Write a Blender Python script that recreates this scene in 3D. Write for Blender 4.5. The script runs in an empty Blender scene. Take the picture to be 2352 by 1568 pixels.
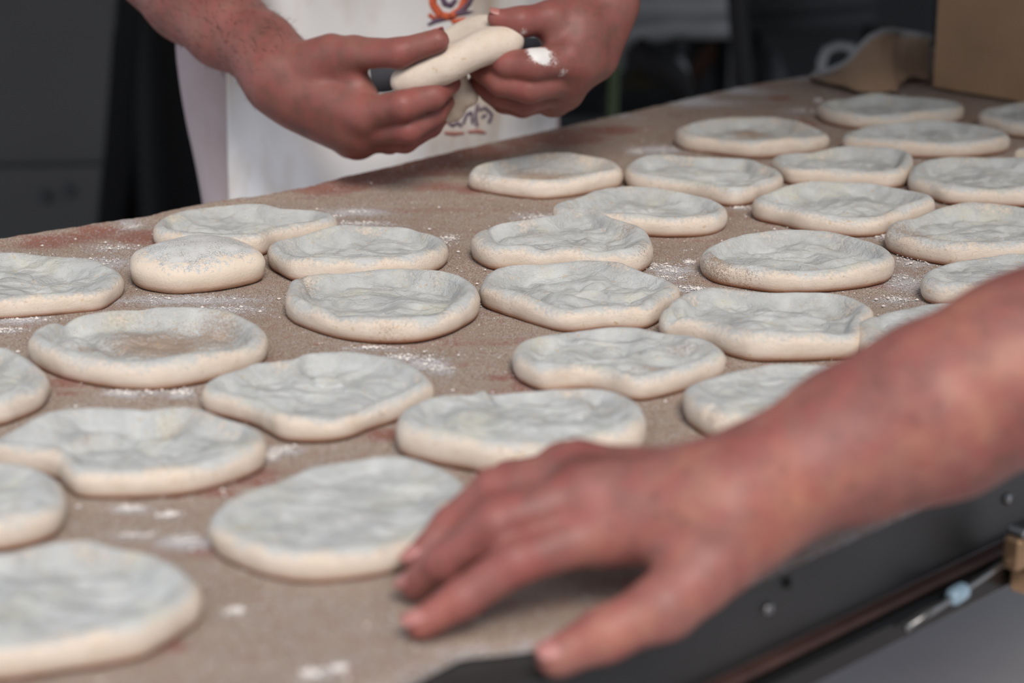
import bpy, math, random
import numpy as np
from mathutils import Vector, Matrix, noise as mn

S = bpy.context.scene
COL = S.collection
# ------------------------------------------------------------------ camera, world, sun, exposure
TZ = 0.85            # height of the board's upper face
HC = 0.433           # camera height above the board
F = 4800.0           # focal length in pixels of the 2352 px frame
PITCH = math.radians(18.0)
cd = bpy.data.cameras.new('camera'); cam = bpy.data.objects.new('camera', cd); COL.objects.link(cam)
cam.location = (0, 0, TZ + HC)
cam.rotation_euler = (math.pi/2 - PITCH, 0, 0)
cd.sensor_width = 36.0; cd.lens = F/2352*36.0; cd.clip_start = 0.05; cd.clip_end = 60
cd.dof.use_dof = True; cd.dof.focus_distance = 1.53; cd.dof.aperture_fstop = 4.6
S.camera = cam
S.view_settings.view_transform = 'Standard'; S.view_settings.look = 'None'
S.view_settings.gamma = 1; S.view_settings.use_curve_mapping = False
S.view_settings.exposure = 0.42

w = bpy.data.worlds.new('overcast'); S.world = w; w.use_nodes = True
w.node_tree.nodes['Background'].inputs[0].default_value = (0.84, 0.93, 1.06, 1)
w.node_tree.nodes['Background'].inputs[1].default_value = 0.78
sd = bpy.data.lights.new('sun', 'SUN'); so = bpy.data.objects.new('sun', sd); COL.objects.link(so)
sd.energy = 2.4; sd.angle = math.radians(24); sd.color = (1.0, 0.91, 0.83)
so.rotation_euler = Vector((-0.16, 0.66, -0.76)).to_track_quat('-Z', 'Y').to_euler()

# ------------------------------------------------------------------ helpers
_c, _s = math.cos(PITCH), math.sin(PITCH)
def ray(px, py):
    x = (px - 1176)/F; y = (784 - py)/F
    return Vector((x, _c + y*_s, -_s + y*_c))
def U(px, py, d):                     # point seen at a pixel, d metres ahead of the lens
    return ray(px, py)*d + Vector((0, 0, TZ + HC))
def Z(px, py, z=0.0):                 # point seen at a pixel, z metres above the board
    r = ray(px, py); return U(px, py, (z - HC)/r.z)
def srgb(h):
    h = h.lstrip('#'); c = [int(h[i:i+2], 16)/255 for i in (0, 2, 4)]
    return tuple((v/12.92 if v <= .04045 else ((v+.055)/1.055)**2.4) for v in c) + (1,)
def tag(o, label=None, cat=None, group=None, kind=None):
    if label: o['label'] = label
    if cat: o['category'] = cat
    if group: o['group'] = group
    if kind: o['kind'] = kind
    return o
def mesh(name, V, Fc, mat=None, parent=None, smooth=True):
    m = bpy.data.meshes.new(name)
    m.from_pydata([tuple(map(float, v)) for v in V], [], [tuple(map(int, f)) for f in Fc]); m.update()
    return link(name, m, mat, parent, smooth)
def link(name, m, mat=None, parent=None, smooth=True):
    if smooth and len(m.polygons): m.polygons.foreach_set('use_smooth', [True]*len(m.polygons))
    o = bpy.data.objects.new(name, m); COL.objects.link(o)
    if mat: m.materials.append(mat)
    if parent: o.parent = parent; o.matrix_parent_inverse = Matrix.Identity(4); 
    if parent:
        q = parent; L_ = Vector((0, 0, 0))
        while q: L_ += Vector(q.location); q = q.parent
        o.location = -L_
    return o
def empty(name, loc):
    o = bpy.data.objects.new(name, None); COL.objects.link(o); o.location = loc; o.empty_display_size = .05
    return o
def center(o):                        # move a world-space mesh's origin to its base
    m = o.data; n = len(m.vertices); a = np.empty(n*3); m.vertices.foreach_get('co', a); a = a.reshape(-1, 3)
    c = np.array([(a[:,0].min()+a[:,0].max())/2, (a[:,1].min()+a[:,1].max())/2, a[:,2].min()])
    m.vertices.foreach_set('co', (a-c).ravel()); m.update()
    o.location = Vector(c) + (Vector(o.location))
    return o
class MB:
    def __init__(s): s.V = []; s.F = []
    def box(s, c, sx, sy, sz, ax=None, bev=0.0):
        """bevelled box: c centre, full sizes, ax = 3 axes"""
        X, Y, Zx = ax if ax else (Vector((1,0,0)), Vector((0,1,0)), Vector((0,0,1)))
        c = Vector(c); h = (sx/2, sy/2, sz/2)
        if bev <= 0:
            n = len(s.V)
            for k in (-1,1):
                for j in (-1,1):
                    for i in (-1,1): s.V.append(c+X*i*h[0]+Y*j*h[1]+Zx*k*h[2])
            for f in ((0,2,3,1),(4,5,7,6),(0,1,5,4),(2,6,7,3),(0,4,6,2),(1,3,7,5)): s.F.append([n+q for q in f])
            return s
        # chamfered: 24 verts
        idx = {}
        for i in (-1,1):
            for j in (-1,1):
                for k in (-1,1):
                    for a in range(3):
                        o = [i*(h[0]-bev), j*(h[1]-bev), k*(h[2]-bev)]
                        o[a] += (i,j,k)[a]*bev
                        idx[(i,j,k,a)] = len(s.V); s.V.append(c+X*o[0]+Y*o[1]+Zx*o[2])
        def q(L): s.F.append([idx[t] for t in L])
        for a in range(3):
            b, d = (a+1)%3, (a+2)%3
            for sg in (-1,1):
                L = []
                for u, v in ((-1,-1),(1,-1),(1,1),(-1,1)):
                    t = [0,0,0]; t[a]=sg; t[b]=u; t[d]=v; L.append((*t, a))
                q(L if sg > 0 else L[::-1])
            for u in (-1,1):
                for v in (-1,1):       # edge strip along axis a between faces b and d
                    t0=[0,0,0]; t1=[0,0,0]; t0[a]=-1; t1[a]=1
                    for t in (t0,t1): t[b]=u; t[d]=v
                    L=[(*t0,b),(*t1,b),(*t1,d),(*t0,d)]
                    q(L if u*v<0 else L[::-1])
        for i in (-1,1):
            for j in (-1,1):
                for k in (-1,1):
                    L=[(i,j,k,0),(i,j,k,1),(i,j,k,2)]; q(L if i*j*k>0 else L[::-1])
        return s
    def tube(s, pts, r, n=12, cap=True):
        pts = [Vector(p) for p in pts]; R = r if isinstance(r, (list, tuple)) else [r]*len(pts)
        base = len(s.V); up = None
        for i, p in enumerate(pts):
            t = (pts[min(i+1, len(pts)-1)] - pts[max(i-1, 0)]).normalized()
            if up is None:
                up = Vector((0,0,1)) if abs(t.z) < .9 else Vector((1,0,0))
            a = t.cross(up).normalized(); b = a.cross(t).normalized(); up = b
            for k in range(n):
                q = 2*math.pi*k/n; s.V.append(p + a*math.cos(q)*R[i] + b*math.sin(q)*R[i])
        for i in range(len(pts)-1):
            for k in range(n):
                a0 = base+i*n+k; a1 = base+i*n+(k+1)%n
                s.F.append([a0, a1, a1+n, a0+n])
        if cap:
            s.F.append([base+k for k in range(n)][::-1]); s.F.append([base+(len(pts)-1)*n+k for k in range(n)])
        return s
    def lathe(s, c, prof, n=28, ax=None):
        X, Y, Zx = ax if ax else (Vector((1,0,0)), Vector((0,1,0)), Vector((0,0,1)))
        base = len(s.V); c = Vector(c)
        for (r, z) in prof:
            for k in range(n):
                q = 2*math.pi*k/n; s.V.append(c + X*math.cos(q)*r + Y*math.sin(q)*r + Zx*z)
        for i in range(len(prof)-1):
            for k in range(n):
                a0 = base+i*n+k; a1 = base+i*n+(k+1)%n; s.F.append([a0, a1, a1+n, a0+n])
        s.F.append([base+k for k in range(n)][::-1]); s.F.append([base+(len(prof)-1)*n+k for k in range(n)])
        return s
    def build(s, name, mat, parent=None, smooth=False):
        return mesh(name, s.V, s.F, mat, parent, smooth)

# ------------------------------------------------------------------ materials
def newmat(name):
    m = bpy.data.materials.new(name); m.use_nodes = True
    nt = m.node_tree; b = nt.nodes['Principled BSDF']; return m, nt, b
def N(nt, t, **k):
    n = nt.nodes.new(t)
    for a, v in k.items():
        if hasattr(n, a) and a not in ('Scale',): setattr(n, a, v)
        else: n.inputs[a].default_value = v
    return n
def noise_n(nt, scale, detail=4, rough=.55, vec=None, stretch=None):
    tc = nt.nodes.new('ShaderNodeTexCoord'); n = nt.nodes.new('ShaderNodeTexNoise')
    n.inputs['Scale'].default_value = scale; n.inputs['Detail'].default_value = detail; n.inputs['Roughness'].default_value = rough
    oi = nt.nodes.new('ShaderNodeObjectInfo'); ad = nt.nodes.new('ShaderNodeVectorMath'); ad.operation = 'ADD'
    nt.links.new(tc.outputs['Object'], ad.inputs[0]); nt.links.new(oi.outputs['Location'], ad.inputs[1])
    src = ad.outputs[0]
    if stretch:
        mp = nt.nodes.new('ShaderNodeMapping'); mp.inputs['Scale'].default_value = stretch[:3]
        if len(stretch) > 3: mp.inputs['Rotation'].default_value = (0,0,stretch[3])
        nt.links.new(src, mp.inputs['Vector']); src = mp.outputs[0]
    nt.links.new(src, n.inputs['Vector'])
    return n
def ramp(nt, src, stops):
    r = nt.nodes.new('ShaderNodeValToRGB'); e = r.color_ramp.elements
    while len(e) < len(stops): e.new(.5)
    for i, (p, c) in enumerate(stops):
        e[i].position = p; e[i].color = c if isinstance(c, tuple) else srgb(c)
    nt.links.new(src, r.inputs[0]); return r.outputs[0]
def mix(nt, fac, a, b, mode='MIX'):
    m = nt.nodes.new('ShaderNodeMix'); m.data_type = 'RGBA'; m.blend_type = mode
    if isinstance(fac, float): m.inputs[0].default_value = fac
    else: nt.links.new(fac, m.inputs[0])
    for s_, v in ((m.inputs[6], a), (m.inputs[7], b)):
        if isinstance(v, tuple): s_.default_value = v
        elif isinstance(v, str): s_.default_value = srgb(v)
        else: nt.links.new(v, s_)
    return m.outputs[2]
def mth(nt, op, a, b=0.0, clamp=False):
    m = nt.nodes.new('ShaderNodeMath'); m.operation = op; m.use_clamp = clamp
    for i, v in enumerate((a, b)):
        if isinstance(v, (int, float)): m.inputs[i].default_value = v
        else: nt.links.new(v, m.inputs[i])
    return m.outputs[0]
def bump(nt, b, hs, dist):
    prev = None
    for h, st in hs:
        n = nt.nodes.new('ShaderNodeBump'); n.inputs['Strength'].default_value = st; n.inputs['Distance'].default_value = dist
        nt.links.new(h, n.inputs['Height'])
        if prev: nt.links.new(prev, n.inputs['Normal'])
        prev = n.outputs[0]
    nt.links.new(prev, b.inputs['Normal'])
BW = lambda v: (v, v, v, 1)
def simple(name, col, rough=.6, metal=0.0, var=.12, scale=30, bumpd=0.0, col2=None):
    m, nt, b = newmat(name)
    n = noise_n(nt, scale, 5)
    c = srgb(col); c2 = srgb(col2) if col2 else tuple(x*(1-2*var) for x in c[:3])+(1,)
    o = ramp(nt, n.outputs['Fac'], [(.3, c2), (.7, c)])
    nt.links.new(o, b.inputs['Base Color']); b.inputs['Roughness'].default_value = rough; b.inputs['Metallic'].default_value = metal
    if bumpd: bump(nt, b, [(noise_n(nt, scale*6, 4).outputs['Fac'], .5)], bumpd)
    return m
def attr(nt, name):
    a = nt.nodes.new('ShaderNodeAttribute'); a.attribute_name = name
    s = nt.nodes.new('ShaderNodeSeparateColor'); nt.links.new(a.outputs['Color'], s.inputs[0]); return s.outputs

# dough: creamy bare dough and grey floured top (R) with warm light and shade painted in, bran sticking (G), brown foot line (B)
def mat_dough():
    m, nt, b = newmat('raw_dough')
    a = attr(nt, 'mask')
    patch = noise_n(nt, 45, 5, .6)
    fine = noise_n(nt, 420, 3, .6)
    grain = noise_n(nt, 1400, 2, .6)
    bare = ramp(nt, patch.outputs['Fac'], [(.3, '#cbbcac'), (.75, '#dbd0c3')])  # bare dough, with the warm front light put into its tone
    flour = ramp(nt, patch.outputs['Fac'], [(.30, '#969897'), (.45, '#a5a7a6'), (.7, '#babcbb')])  # flour darker than bare dough: shade of the hollows put in
    tint = noise_n(nt, 28, 4, .6); flour = mix(nt, ramp(nt, tint.outputs['Fac'], [(.54, BW(0)), (.70, BW(.40))]), flour, '#bfbca4')
    fm = mth(nt, 'ADD', a[0], mth(nt, 'MULTIPLY', mth(nt, 'SUBTRACT', patch.outputs['Fac'], .5), 1.4))
    fm = mth(nt, 'ADD', fm, mth(nt, 'MULTIPLY', mth(nt, 'SUBTRACT', fine.outputs['Fac'], .5), .9))
    fmc = ramp(nt, fm, [(.30, BW(0)), (.72, BW(1))])
    c = mix(nt, fmc, bare, flour)
    gm = mth(nt, 'ADD', a[1], mth(nt, 'MULTIPLY', mth(nt, 'SUBTRACT', grain.outputs['Fac'], .5), 2.2))
    gm = mth(nt, 'ADD', gm, mth(nt, 'MULTIPLY', mth(nt, 'SUBTRACT', fine.outputs['Fac'], .5), 1.2))
    c = mix(nt, ramp(nt, gm, [(.50, BW(0)), (.66, BW(.75))]), c, '#8f755f')
    sp = noise_n(nt, 260, 2, .5)
    c = mix(nt, ramp(nt, sp.outputs['Fac'], [(.66, BW(0)), (.72, BW(.5))]), c, '#b3976f')
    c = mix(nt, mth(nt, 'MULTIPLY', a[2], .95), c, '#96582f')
    nt.links.new(c, b.inputs['Base Color']); b.inputs['Roughness'].default_value = .75
    b.inputs['Subsurface Weight'].default_value = .12; b.inputs['Subsurface Radius'].default_value = (.006, .004, .0025)
    b.inputs['Subsurface Scale'].default_value = 1.0
    b.inputs['Specular IOR Level'].default_value = .25
    cr = noise_n(nt, 120, 6, .65, stretch=(.55, 1, 1))
    wn = noise_n(nt, 46, 5, .6, stretch=(.5, 1.1, 1)); ab = mth(nt, 'ABSOLUTE', mth(nt, 'SUBTRACT', wn.outputs['Fac'], .5))
    crease = ramp(nt, ab, [(0, BW(0)), (.035, BW(1))])
    tm = mth(nt, 'ADD', mth(nt, 'MULTIPLY', a[0], .75), .25)
    bump(nt, b, [(mth(nt, 'MULTIPLY', crease, a[0]), .35), (mth(nt, 'MULTIPLY', cr.outputs['Fac'], tm), .8), (mth(nt, 'MULTIPLY', fine.outputs['Fac'], tm), .5), (grain.outputs['Fac'], .25)], .0014)
    return m
def mat_ball():
    m, nt, b = newmat('cracked_floury_dough')
    a = attr(nt, 'mask')
    tc = nt.nodes.new('ShaderNodeTexCoord'); v = nt.nodes.new('ShaderNodeTexVoronoi'); v.feature = 'DISTANCE_TO_EDGE'
    v.inputs['Scale'].default_value = 420; v.inputs['Randomness'].default_value = 1
    wv = noise_n(nt, 90, 3); mx = nt.nodes.new('ShaderNodeVectorMath'); mx.operation = 'MULTIPLY_ADD'
    nt.links.new(wv.outputs['Color'], mx.inputs[0]); mx.inputs[1].default_value = (.01,.01,.01); nt.links.new(tc.outputs['Object'], mx.inputs[2])
    nt.links.new(mx.outputs[0], v.inputs['Vector'])
    pk = noise_n(nt, 70, 3); crack = ramp(nt, mth(nt, 'ADD', v.outputs['Distance'], mth(nt, 'MULTIPLY', mth(nt, 'SUBTRACT', pk.outputs['Fac'], .45), .35)), [(0, BW(.2)), (.07, BW(1))])
    patch = noise_n(nt, 55, 4)
    fm = mth(nt, 'ADD', a[0], mth(nt, 'MULTIPLY', mth(nt, 'SUBTRACT', patch.outputs['Fac'], .5), 1.2))
    fm = mth(nt, 'ADD', fm, mth(nt, 'MULTIPLY', mth(nt, 'SUBTRACT', noise_n(nt, 300, 4).outputs['Fac'], .5), 2.0))
    fmc = ramp(nt, fm, [(.35, BW(0)), (.75, BW(1))])
    flour = mix(nt, crack, '#a9a7a3', '#bfc0bf')
    c = mix(nt, fmc, '#d2c4b3', flour)
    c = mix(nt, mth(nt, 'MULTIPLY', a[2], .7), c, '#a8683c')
    nt.links.new(c, b.inputs['Base Color']); b.inputs['Roughness'].default_value = .85
    hh = mth(nt, 'MULTIPLY', mth(nt, 'SUBTRACT', 1.0, crack), mth(nt, 'MULTIPLY', fmc, -1.0))
    bump(nt, b, [(hh, .6), (noise_n(nt, 500, 4).outputs['Fac'], .3)], .0012)
    return m
def mat_board():
    m, nt, b = newmat('bran_dusted_board')
    a = attr(nt, 'mask')
    g1 = noise_n(nt, 1150, 3, .75); g2 = noise_n(nt, 330, 4, .65); big = noise_n(nt, 9, 5, .6)
    st = noise_n(nt, 14, 5, .6, stretch=(.35, 2.6, 1, -0.81))
    c = ramp(nt, g1.outputs['Fac'], [(.38, '#806b5c'), (.46, '#a99484'), (.54, '#c4b1a1'), (.63, '#e8dccf')])
    c = mix(nt, ramp(nt, big.outputs['Fac'], [(.35, BW(.0)), (.7, BW(.30))]), c, '#8a7261')
    c = mix(nt, ramp(nt, st.outputs['Fac'], [(.5, BW(0)), (.75, BW(.22))]), c, '#c0ab98')
    # reddish wood showing through (B)
    rn = mth(nt, 'ADD', a[2], mth(nt, 'MULTIPLY', mth(nt, 'SUBTRACT', st.outputs['Fac'], .5), 2.4))
    rn = mth(nt, 'ADD', rn, mth(nt, 'MULTIPLY', mth(nt, 'SUBTRACT', g2.outputs['Fac'], .5), 2.2))
    c = mix(nt, ramp(nt, rn, [(.25, BW(0)), (.60, BW(.70))]), c, '#9a5646')
    # scattered reddish specks
    rs = noise_n(nt, 150, 3, .6)
    c = mix(nt, ramp(nt, rs.outputs['Fac'], [(.58, BW(0)), (.66, BW(.38))]), c, '#a8675a')
    # flour (R) : patchy, and tiny specks everywhere
    fl = mth(nt, 'ADD', a[0], mth(nt, 'MULTIPLY', mth(nt, 'SUBTRACT', g2.outputs['Fac'], .5), 2.0))
    fl = mth(nt, 'ADD', fl, mth(nt, 'MULTIPLY', mth(nt, 'SUBTRACT', g1.outputs['Fac'], .5), 2.6))
    c = mix(nt, ramp(nt, fl, [(.16, BW(0)), (.56, BW(.92))]), c, '#d6d5d9')
    sp = noise_n(nt, 420, 1, .5)
    c = mix(nt, ramp(nt, sp.outputs['Fac'], [(.70, BW(0)), (.74, BW(.7))]), c, '#d9cdc0')
    nt.links.new(c, b.inputs['Base Color']); b.inputs['Roughness'].default_value = .9; b.inputs['Specular IOR Level'].default_value = .15
    bump(nt, b, [(g2.outputs['Fac'], .6), (g1.outputs['Fac'], 1.0)], .0018)
    return m
def mat_skin(name, base, dark, red, freckle=.25, pale='#c98f72'):
    m, nt, b = newmat(name)
    a = attr(nt, 'mask')
    big = noise_n(nt, 22, 4, .6); mid = noise_n(nt, 75, 4, .6); fine = noise_n(nt, 650, 3, .6)
    c = ramp(nt, big.outputs['Fac'], [(.25, dark), (.5, base), (.75, pale)])
    c = mix(nt, ramp(nt, mid.outputs['Fac'], [(.42, BW(0)), (.62, BW(.45))]), c, red)
    c = mix(nt, mth(nt, 'MULTIPLY', a[0], .65), c, red)
    if freckle:
        fr = noise_n(nt, 130, 2, .5)
        c = mix(nt, ramp(nt, fr.outputs['Fac'], [(.63, BW(0)), (.70, BW(freckle))]), c, dark)
    fl = mth(nt, 'ADD', a[1], mth(nt, 'MULTIPLY', mth(nt, 'SUBTRACT', mid.outputs['Fac'], .5), 1.2))
    fl = mth(nt, 'ADD', fl, mth(nt, 'MULTIPLY', mth(nt, 'SUBTRACT', fine.outputs['Fac'], .5), 1.0))
    c = mix(nt, ramp(nt, fl, [(.45, BW(0)), (.75, BW(.95))]), c, '#dcdad8')
    nt.links.new(c, b.inputs['Base Color']); b.inputs['Roughness'].default_value = .5
    b.inputs['Subsurface Weight'].default_value = .08; b.inputs['Subsurface Radius'].default_value = (.008, .003, .002); b.inputs['Subsurface Scale'].default_value = .6
    b.inputs['Specular IOR Level'].default_value = .35
    bump(nt, b, [(noise_n(nt, 260, 4, .6).outputs['Fac'], .25), (fine.outputs['Fac'], .25)], .0008)
    return m
def mat_cloth(name, base, shade, stain, amount=.6, scale=900):
    m, nt, b = newmat(name)
    st = noise_n(nt, 9, 4, .6, stretch=(1, 1, .45)); wv = noise_n(nt, scale, 2)
    c = ramp(nt, noise_n(nt, 4, 3).outputs['Fac'], [(.35, shade), (.65, base)])
    c = mix(nt, ramp(nt, st.outputs['Fac'], [(.49, BW(0)), (.66, BW(amount))]), c, stain)
    nt.links.new(c, b.inputs['Base Color']); b.inputs['Roughness'].default_value = .9; b.inputs['Specular IOR Level'].default_value = .1
    bump(nt, b, [(wv.outputs['Fac'], .3)], .0006)
    return m
M = {}
M['dough'] = mat_dough(); M['ball'] = mat_ball(); M['board'] = mat_board()
M['skin_near'] = mat_skin('ruddy_forearm_skin', '#885a52', '#613e37', '#904b48', .45, '#a8735e')
M['skin_far'] = mat_skin('tanned_skin', '#7f534b', '#5f3e36', '#8f4b48', .20, '#8a6054')
M['nail'] = simple('fingernail', '#a8706a', .4, 0, .05)
M['apron'] = mat_cloth('white_apron_cloth', '#e2e2e2', '#d8d8d8', '#b79f84', .75)
M['shirt'] = mat_cloth('pinkish_white_shirt_cloth', '#b3a6a8', '#a89b9e', '#a08f86', .5)
M['trousers'] = mat_cloth('dark_trouser_cloth', '#24262b', '#1b1d21', '#2c2c2c', .2)
M['navy'] = mat_cloth('dark_shirt_cloth', '#2b2f38', '#22252c', '#2b2f38', .1)
M['shoe'] = simple('black_leather', '#16171a', .45)
M['arm_hair'] = simple('arm_hair', '#3a2418', .7, 0, .2, 300)
M['hair'] = simple('dark_hair', '#2a1d15', .6, 0, .3, 200)
M['orange'] = simple('orange_print', '#cf6240', .8, 0, .05, 60)
M['purple'] = simple('purple_print', '#655266', .8, 0, .05, 60)
M['redprint'] = simple('faded_red_print', '#b57a70', .8, 0, .1, 60)
M['dark_patch'] = simple('dark_grey_patch', '#3a3b42', .8, 0, .1, 60)
M['steel_dark'] = simple('dark_painted_steel', '#3c3c3d', .42, .5, .12, 12, .0004)
M['steel_black'] = simple('black_steel', '#141414', .35, .4, .15, 30)
M['rivet'] = simple('bare_steel', '#8f8f8f', .3, .9, .05)
M['brass'] = simple('tarnished_brass', '#b08f6e', .35, .7, .1)
M['glint'] = simple('pale_blue_glint', '#9db8c8', .25, .1, .05)  # bluish highlight painted as a pale colour
M['rust'] = simple('rusty_angle', '#4e3834', .6, .3, .2, 40)
M['wall_grey'] = simple('grey_sheet_panel', '#4c4d4e', .6, .1, .12, 3)
M['black'] = simple('plain_black', '#0b0b0c', .8)
M['dark'] = simple('dark_grey_panel', '#3e4043', .7, 0, .2, 5)
M['midgrey'] = simple('grey_painted_rail', '#97999b', .55, .2, .12, 10)
M['green'] = simple('faded_green_paint', '#5f6b4a', .7, 0, .1, 20)
M['olive'] = simple('olive_sack', '#34381f', .9, 0, .3, 14, 0, '#3b2414')
M['brown'] = simple('brown_crate', '#4a2d1c', .85, 0, .2, 14)
M['concrete'] = simple('concrete_paving', '#c6c4c4', .85, 0, .08, 3, .001, '#b8b1b4')
M['facade'] = simple('beige_render', '#8f857a', .9, 0, .1, 1.5)
M['card'] = simple('brown_cardboard', '#b2906f', .85, 0, .10, 14, .0003)
M['cloth_rim'] = simple('floury_canvas_hem', '#9c9c9c', .9, 0, .06, 60)
M['canvas'] = simple('brown_linen', '#b4957a', .95, 0, .1, 200, .0006)
M['awning'] = simple('dark_awning', '#2a2a2c', .9)
M['wood'] = simple('worn_wood_edge', '#8d7565', .8, 0, .15, 60, .0008)

# ------------------------------------------------------------------ implicit surfaces (one continuous skin)
def cone_d(P, a, b, r1, r2):
    a = np.array(a, np.float32); b = np.array(b, np.float32); ba = b-a
    pa = P-a; h = np.clip((pa@ba)/max(float(ba@ba), 1e-12), 0, 1)
    q = pa - h[:, None]*ba
    return np.sqrt((q*q).sum(1)) - (r1 + (r2-r1)*h)
def smin(a, b, k):
    h = np.clip(.5 + .5*(b-a)/k, 0, 1)
    return b + (a-b)*h - k*h*(1-h)
def chain_d(P, pts, k=.006):
    d = None
    for (p, r), (q, s) in zip(pts[:-1], pts[1:]):
        e = cone_d(P, p, q, r, s); d = e if d is None else smin(d, e, k)
    return d
def nets(f, lo, hi, h, margin=1.0, ratio=4):
    """naive surface nets; evaluates f only close to the surface"""
    lo = np.array(lo, np.float32); hi = np.array(hi, np.float32)
    nc = np.ceil((hi-lo)/(h*ratio)).astype(int)+1
    ax = [lo[i] + np.arange(nc[i])*h*ratio for i in range(3)]
    G = np.stack(np.meshgrid(*ax, indexing='ij'), -1).reshape(-1, 3).astype(np.float32)
    C = f(G).reshape(nc)
    n = (nc-1)*ratio+1
    # trilinear upsample
    def up(A, axis):
        m = A.shape[axis]; i = np.arange((m-1)*ratio+1); a = i//ratio; t = (i % ratio)/ratio
        b = np.minimum(a+1, m-1); sh = [1]*3; sh[axis] = -1; t = t.reshape(sh)
        return np.take(A, a, axis)*(1-t) + np.take(A, b, axis)*t
    V = up(up(up(C, 0), 1), 2).astype(np.float32)
    near = np.abs(V) < h*ratio*margin
    I = np.argwhere(near)
    vals = np.empty(len(I), np.float32)
    for s in range(0, len(I), 400000):
        vals[s:s+400000] = f((lo + I[s:s+400000]*h).astype(np.float32))
    V[near] = vals
    ins = V < 0
    c = sum(ins[i:n[0]-1+i, j:n[1]-1+j, k:n[2]-1+k].astype(np.int8) for i in (0,1) for j in (0,1) for k in (0,1))
    act = (c > 0) & (c < 8); A = np.argwhere(act); idx = -np.ones(act.shape, np.int64); idx[act] = np.arange(len(A))
    acc = np.zeros((len(A), 3)); cnt = np.zeros(len(A))
    cor = [(i,j,k) for i in (0,1) for j in (0,1) for k in (0,1)]
    for a in range(8):
        for b in range(a+1, 8):
            d = [cor[b][t]-cor[a][t] for t in range(3)]
            if sum(map(abs, d)) != 1: continue
            va = V[A[:,0]+cor[a][0], A[:,1]+cor[a][1], A[:,2]+cor[a][2]]
            vb = V[A[:,0]+cor[b][0], A[:,1]+cor[b][1], A[:,2]+cor[b][2]]
            m = (va < 0) != (vb < 0); t = np.where(m, va/np.where(m, va-vb, 1), 0)
            p = np.array(cor[a]) + t[:, None]*np.array(d)
            acc[m] += p[m]; cnt[m] += 1
    P = lo + (A + acc/cnt[:, None])*h
    Fs = []
    for ax_ in range(3):
        u, v = (ax_+1) % 3, (ax_+2) % 3
        s0 = [slice(0, n[i]-1) if i == ax_ else slice(1, n[i]-1) for i in range(3)]
        s1 = list(s0); s1[ax_] = slice(1, n[ax_])
        A0 = ins[tuple(s0)]; A1 = ins[tuple(s1)]
        E = np.argwhere(A0 != A1)
        if not len(E): continue
        o = np.array([0 if i == ax_ else 1 for i in range(3)]); E = E+o
        fl = ins[E[:,0], E[:,1], E[:,2]]
        def g(du, dv):
            Q = E.copy(); Q[:, u] -= du; Q[:, v] -= dv; return idx[Q[:,0], Q[:,1], Q[:,2]]
        q = np.stack([g(1,1), g(0,1), g(0,0), g(1,0)], 1)
        q[~fl] = q[~fl][:, ::-1]; Fs.append(q)
    Fq = np.concatenate(Fs); Fq = Fq[(Fq >= 0).all(1)]
    return P, Fq
def mesh_np(name, P, Fq, mat, parent=None, mask=None):
    m = bpy.data.meshes.new(name)
    m.vertices.add(len(P)); m.vertices.foreach_set('co', np.asarray(P, np.float32).ravel())
    m.loops.add(Fq.size); m.loops.foreach_set('vertex_index', Fq.astype(np.int32).ravel())
    m.polygons.add(len(Fq)); m.polygons.foreach_set('loop_start', np.arange(0, Fq.size, Fq.shape[1], dtype=np.int32))
    m.update(calc_edges=True)
    if mask is not None: set_mask(m, mask)
    return link(name, m, mat, parent)
def set_mask(m, mask):
    a = m.color_attributes.new('mask', 'FLOAT_COLOR', 'POINT')
    d = np.ones((len(m.vertices), 4), np.float32); d[:, :3] = mask; a.data.foreach_set('color', d.ravel())
def smooth_mesh(P, Fq, it=2, lam=.5):
    n = len(P); E = np.concatenate([Fq[:, [0,1]], Fq[:, [1,2]], Fq[:, [2,3]], Fq[:, [3,0]]])
    for _ in range(it):
        S_ = np.zeros_like(P); c = np.zeros(n)
        for k in range(3):
            S_[:, k] = np.bincount(E[:,0], P[E[:,1], k], n) + np.bincount(E[:,1], P[E[:,0], k], n)
        c = np.bincount(E[:,0], minlength=n) + np.bincount(E[:,1], minlength=n)
        P = P + lam*(S_/np.maximum(c, 1)[:, None] - P)
    return P
def v3(p): return np.array(p, np.float32)

def hand_field(wrist, mcp, fingers, thumb, arm, palm_r=.016, extra=(), web=None):
    """wrist point; mcp: 4 (p, r); fingers: 4 chains [(p,r)..] from the MCP; thumb chain from the wrist; arm chain"""
    def f(P):
        body = chain_d(P, arm, .012)
        palm = None
        for (p, r) in mcp:
            e = cone_d(P, wrist[0], p, wrist[1], max(r, palm_r)); palm = e if palm is None else smin(palm, e, .012)
        for (p, r), (q, s) in zip(mcp[:-1], mcp[1:]):
            palm = smin(palm, cone_d(P, p, q, r*.95, s*.95), .008)
        body = smin(body, palm, .018)
        for (a, b, r1, r2, k) in extra:
            body = smin(body, cone_d(P, a, b, r1, r2), k)
        out = smin(body, chain_d(P, thumb, .006), .010)
        if web: out = smin(out, cone_d(P, web[0], web[1], web[2], web[3]), .012)
        fs = None
        for ch in fingers:
            c = smin(body, chain_d(P, ch, .0035), .007)
            fs = c if fs is None else smin(fs, c, .0022)
        return smin(out, fs, .002)
    return f
def joint_mask(P, joints, flour=()):
    m = np.zeros((len(P), 3), np.float32)
    for (p, r, s) in joints:
        d = np.sqrt(((P - v3(p))**2).sum(1)); m[:, 0] = np.maximum(m[:, 0], s*np.clip(1 - d/r, 0, 1))
    for (p, r, s) in flour:
        d = np.sqrt(((P - v3(p))**2).sum(1)); m[:, 1] = np.maximum(m[:, 1], s*np.clip(1.3 - 1.3*d/r, 0, 1))
    return m
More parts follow.
